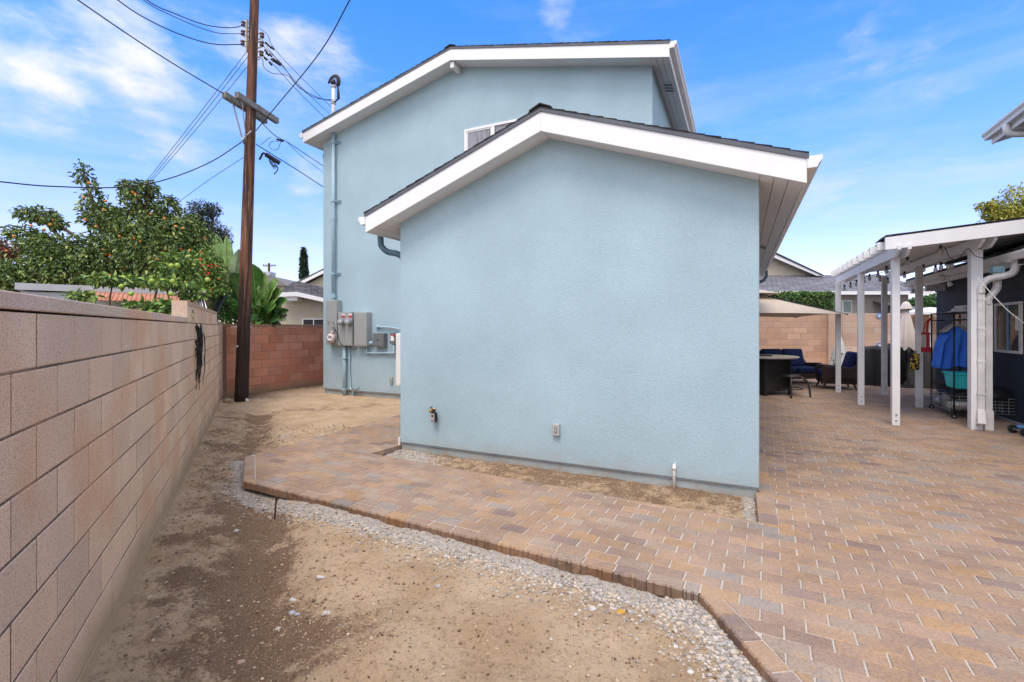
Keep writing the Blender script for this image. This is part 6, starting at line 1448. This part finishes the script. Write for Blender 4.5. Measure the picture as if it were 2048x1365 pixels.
# tote bag
tb_ = thing('tote_bag', 'cream tote bag with red trim hanging at the far end of the rack', 'bag', CR(Lr-.05, -.06, 1.1))
b = MB(); b.box(CR, Lr-.15, Lr+.20, -.14, -.06, 1.12, 1.48); b.build('body', M['cream'], tb_, bevel=.02)
b = MB(); b.box(CR, Lr-.155, Lr+.205, -.146, -.054, 1.11, 1.20); b.box(CR, Lr-.155, Lr+.205, -.144, -.056, 1.45, 1.485); b.box(CR, Lr-.158, Lr-.151, -.12, -.08, 1.20, 1.45); b.build('trim', M['redc'], tb_)
b = MB(); b.tube(smoothpts([CR(Lr-.10, -.10, 1.47), CR(Lr-.08, -.08, 1.66), CR(Lr-.02, -.02, 1.76), CR(Lr+.06, -.08, 1.66), CR(Lr+.10, -.10, 1.47)], 5), .02, 6, flat=.5); b.build('strap', M['redc'], tb_)
# hats / rings on top
for k, (a, lab) in enumerate(((.30, 'front white sun hat resting on top of the clothes rack'), (.62, 'rear white sun hat resting on top of the clothes rack'))):
    c0 = CR(a, wR/2, 1.865); b = MB(); b.lathe(c0, [(.12, 0), (.12, .012), (.07, .02), (.06, .06), (.02, .075)], 16); tag(b.build('sun_hat', M['whitecloth'], smooth=True, loc=c0), lab, 'hat', 'hats on the clothes rack')
# teal bin on shelf
BN = thing('storage_bin', 'turquoise plastic storage bin with lid on the rack shelf', 'bin', CR(.35, wR/2, .73))
b = MB(); b.hexa([CR(.12, .05, .51), CR(.55, .05, .51), CR(.55, wR-.03, .51), CR(.12, wR-.03, .51), CR(.09, .02, .75), CR(.58, .02, .75), CR(.58, wR, .75), CR(.09, wR, .75)]); b.build('tub', M['teal'], BN, bevel=.015)
b = MB(); b.box(CR, .07, .60, .0, wR+.02, .752, .79); b.build('lid', M['teal'], BN, bevel=.01)
# wire baskets
def basket(a0, a1, b0, b1, label):
    t = thing('wire_basket', label, 'basket', CR((a0+a1)/2, (b0+b1)/2, .21), 'wire baskets on the bottom shelf'); b = MB(); z0_, z1_ = .13, .39
    for k in range(6):
        z = z0_+(z1_-z0_)*k/5
        b.tube([CR(a0, b0, z), CR(a1, b0, z), CR(a1, b1, z), CR(a0, b1, z), CR(a0, b0, z)], .0045, 4)
    for k in range(7):
        a = a0+(a1-a0)*k/6
        for bb in (b0, b1): b.tube([CR(a, bb, z0_), CR(a, bb, z1_)], .0035, 4)
    for k in range(5):
        bb = b0+(b1-b0)*k/4
        for a in (a0, a1): b.tube([CR(a, bb, z0_), CR(a, bb, z1_)], .0035, 4)
    b.build('wires', M['wire'], t)
basket(.02, .50, -.03, wR-.02, 'wire basket of clothes at the near end of the bottom shelf')
basket(.56, 1.08, -.03, wR-.02, 'wire basket of grey cloth at the far end of the bottom shelf')
basket(.0, .34, wR+.03, wR+.36, 'wire basket on the floor between rack and navy wall')
def heap(a, bb, z, r, m, label, seed, cat='clothes'):
    rng = random.Random(seed); b = MB(); 
    for k in range(4): b.ball(CR(a+rng.uniform(-.08, .08), bb+rng.uniform(-.06, .06), z+rng.uniform(-.02, .03)), (r[0]*rng.uniform(.6, .9), r[1]*rng.uniform(.6, .9), r[2]*rng.uniform(.7, 1)), 14, 9, None, .09, rng)
    tag(b.build('clothes_pile', M[m], smooth=True, loc=CR(a, bb, z)), label, cat, 'piles of clothes on the rack')
heap(.80, .18, .24, (.22, .18, .12), 'greycloth', 'crumpled grey blue cloth filling the far wire basket', 1)
heap(.28, .18, .22, (.2, .18, .09), 'whitecloth', 'crumpled white cloth in the near wire basket', 2)
heap(.30, .18, .38, (.2, .2, .09), 'cover', 'black clothes heaped on top of the near wire basket', 3)
heap(.85, .2, .56, (.26, .2, .13), 'cover', 'black clothes heaped on the upper shelf beside the bin', 4)
heap(.18, wR+.20, .42, (.24, .2, .13), 'cover', 'black clothes bulging out of the basket by the navy wall', 5)
# scooter at the right edge
sx_, sy_ = (2062-HX)/F*7.0, 7.0
SCO = thing('ride_on_toy', 'light blue plastic ride on toy with black wheels cut by the right edge', 'toy', (sx_, sy_, 0))
fo = FR(sx_, sy_, -15)
b = MB(); b.box(fo, -.12, .45, -.08, .10, .08, .13); b.box(fo, -.02, .10, -.04, .06, .13, .20); b.build('deck', M['bluelt'], SCO, bevel=.015)
for a, bb in ((-.14, -.12), (-.14, .12), (.4, 0)):
    b = MB(); b.tube([fo(a, bb-.022, .062), fo(a, bb+.022, .062)], .062, 18); w_ = b.build('wheel', M['black'], SCO, bevel=.008); b = MB(); b.tube([fo(a, bb-.027, .062), fo(a, bb+.027, .062)], .028, 12); b.build('hub', M['tabledark'], w_)
b = MB(); b.tube([fo(-.14, -.12, .062), fo(-.14, .12, .062)], .012, 8); b.build('axle', M['galv'], SCO)
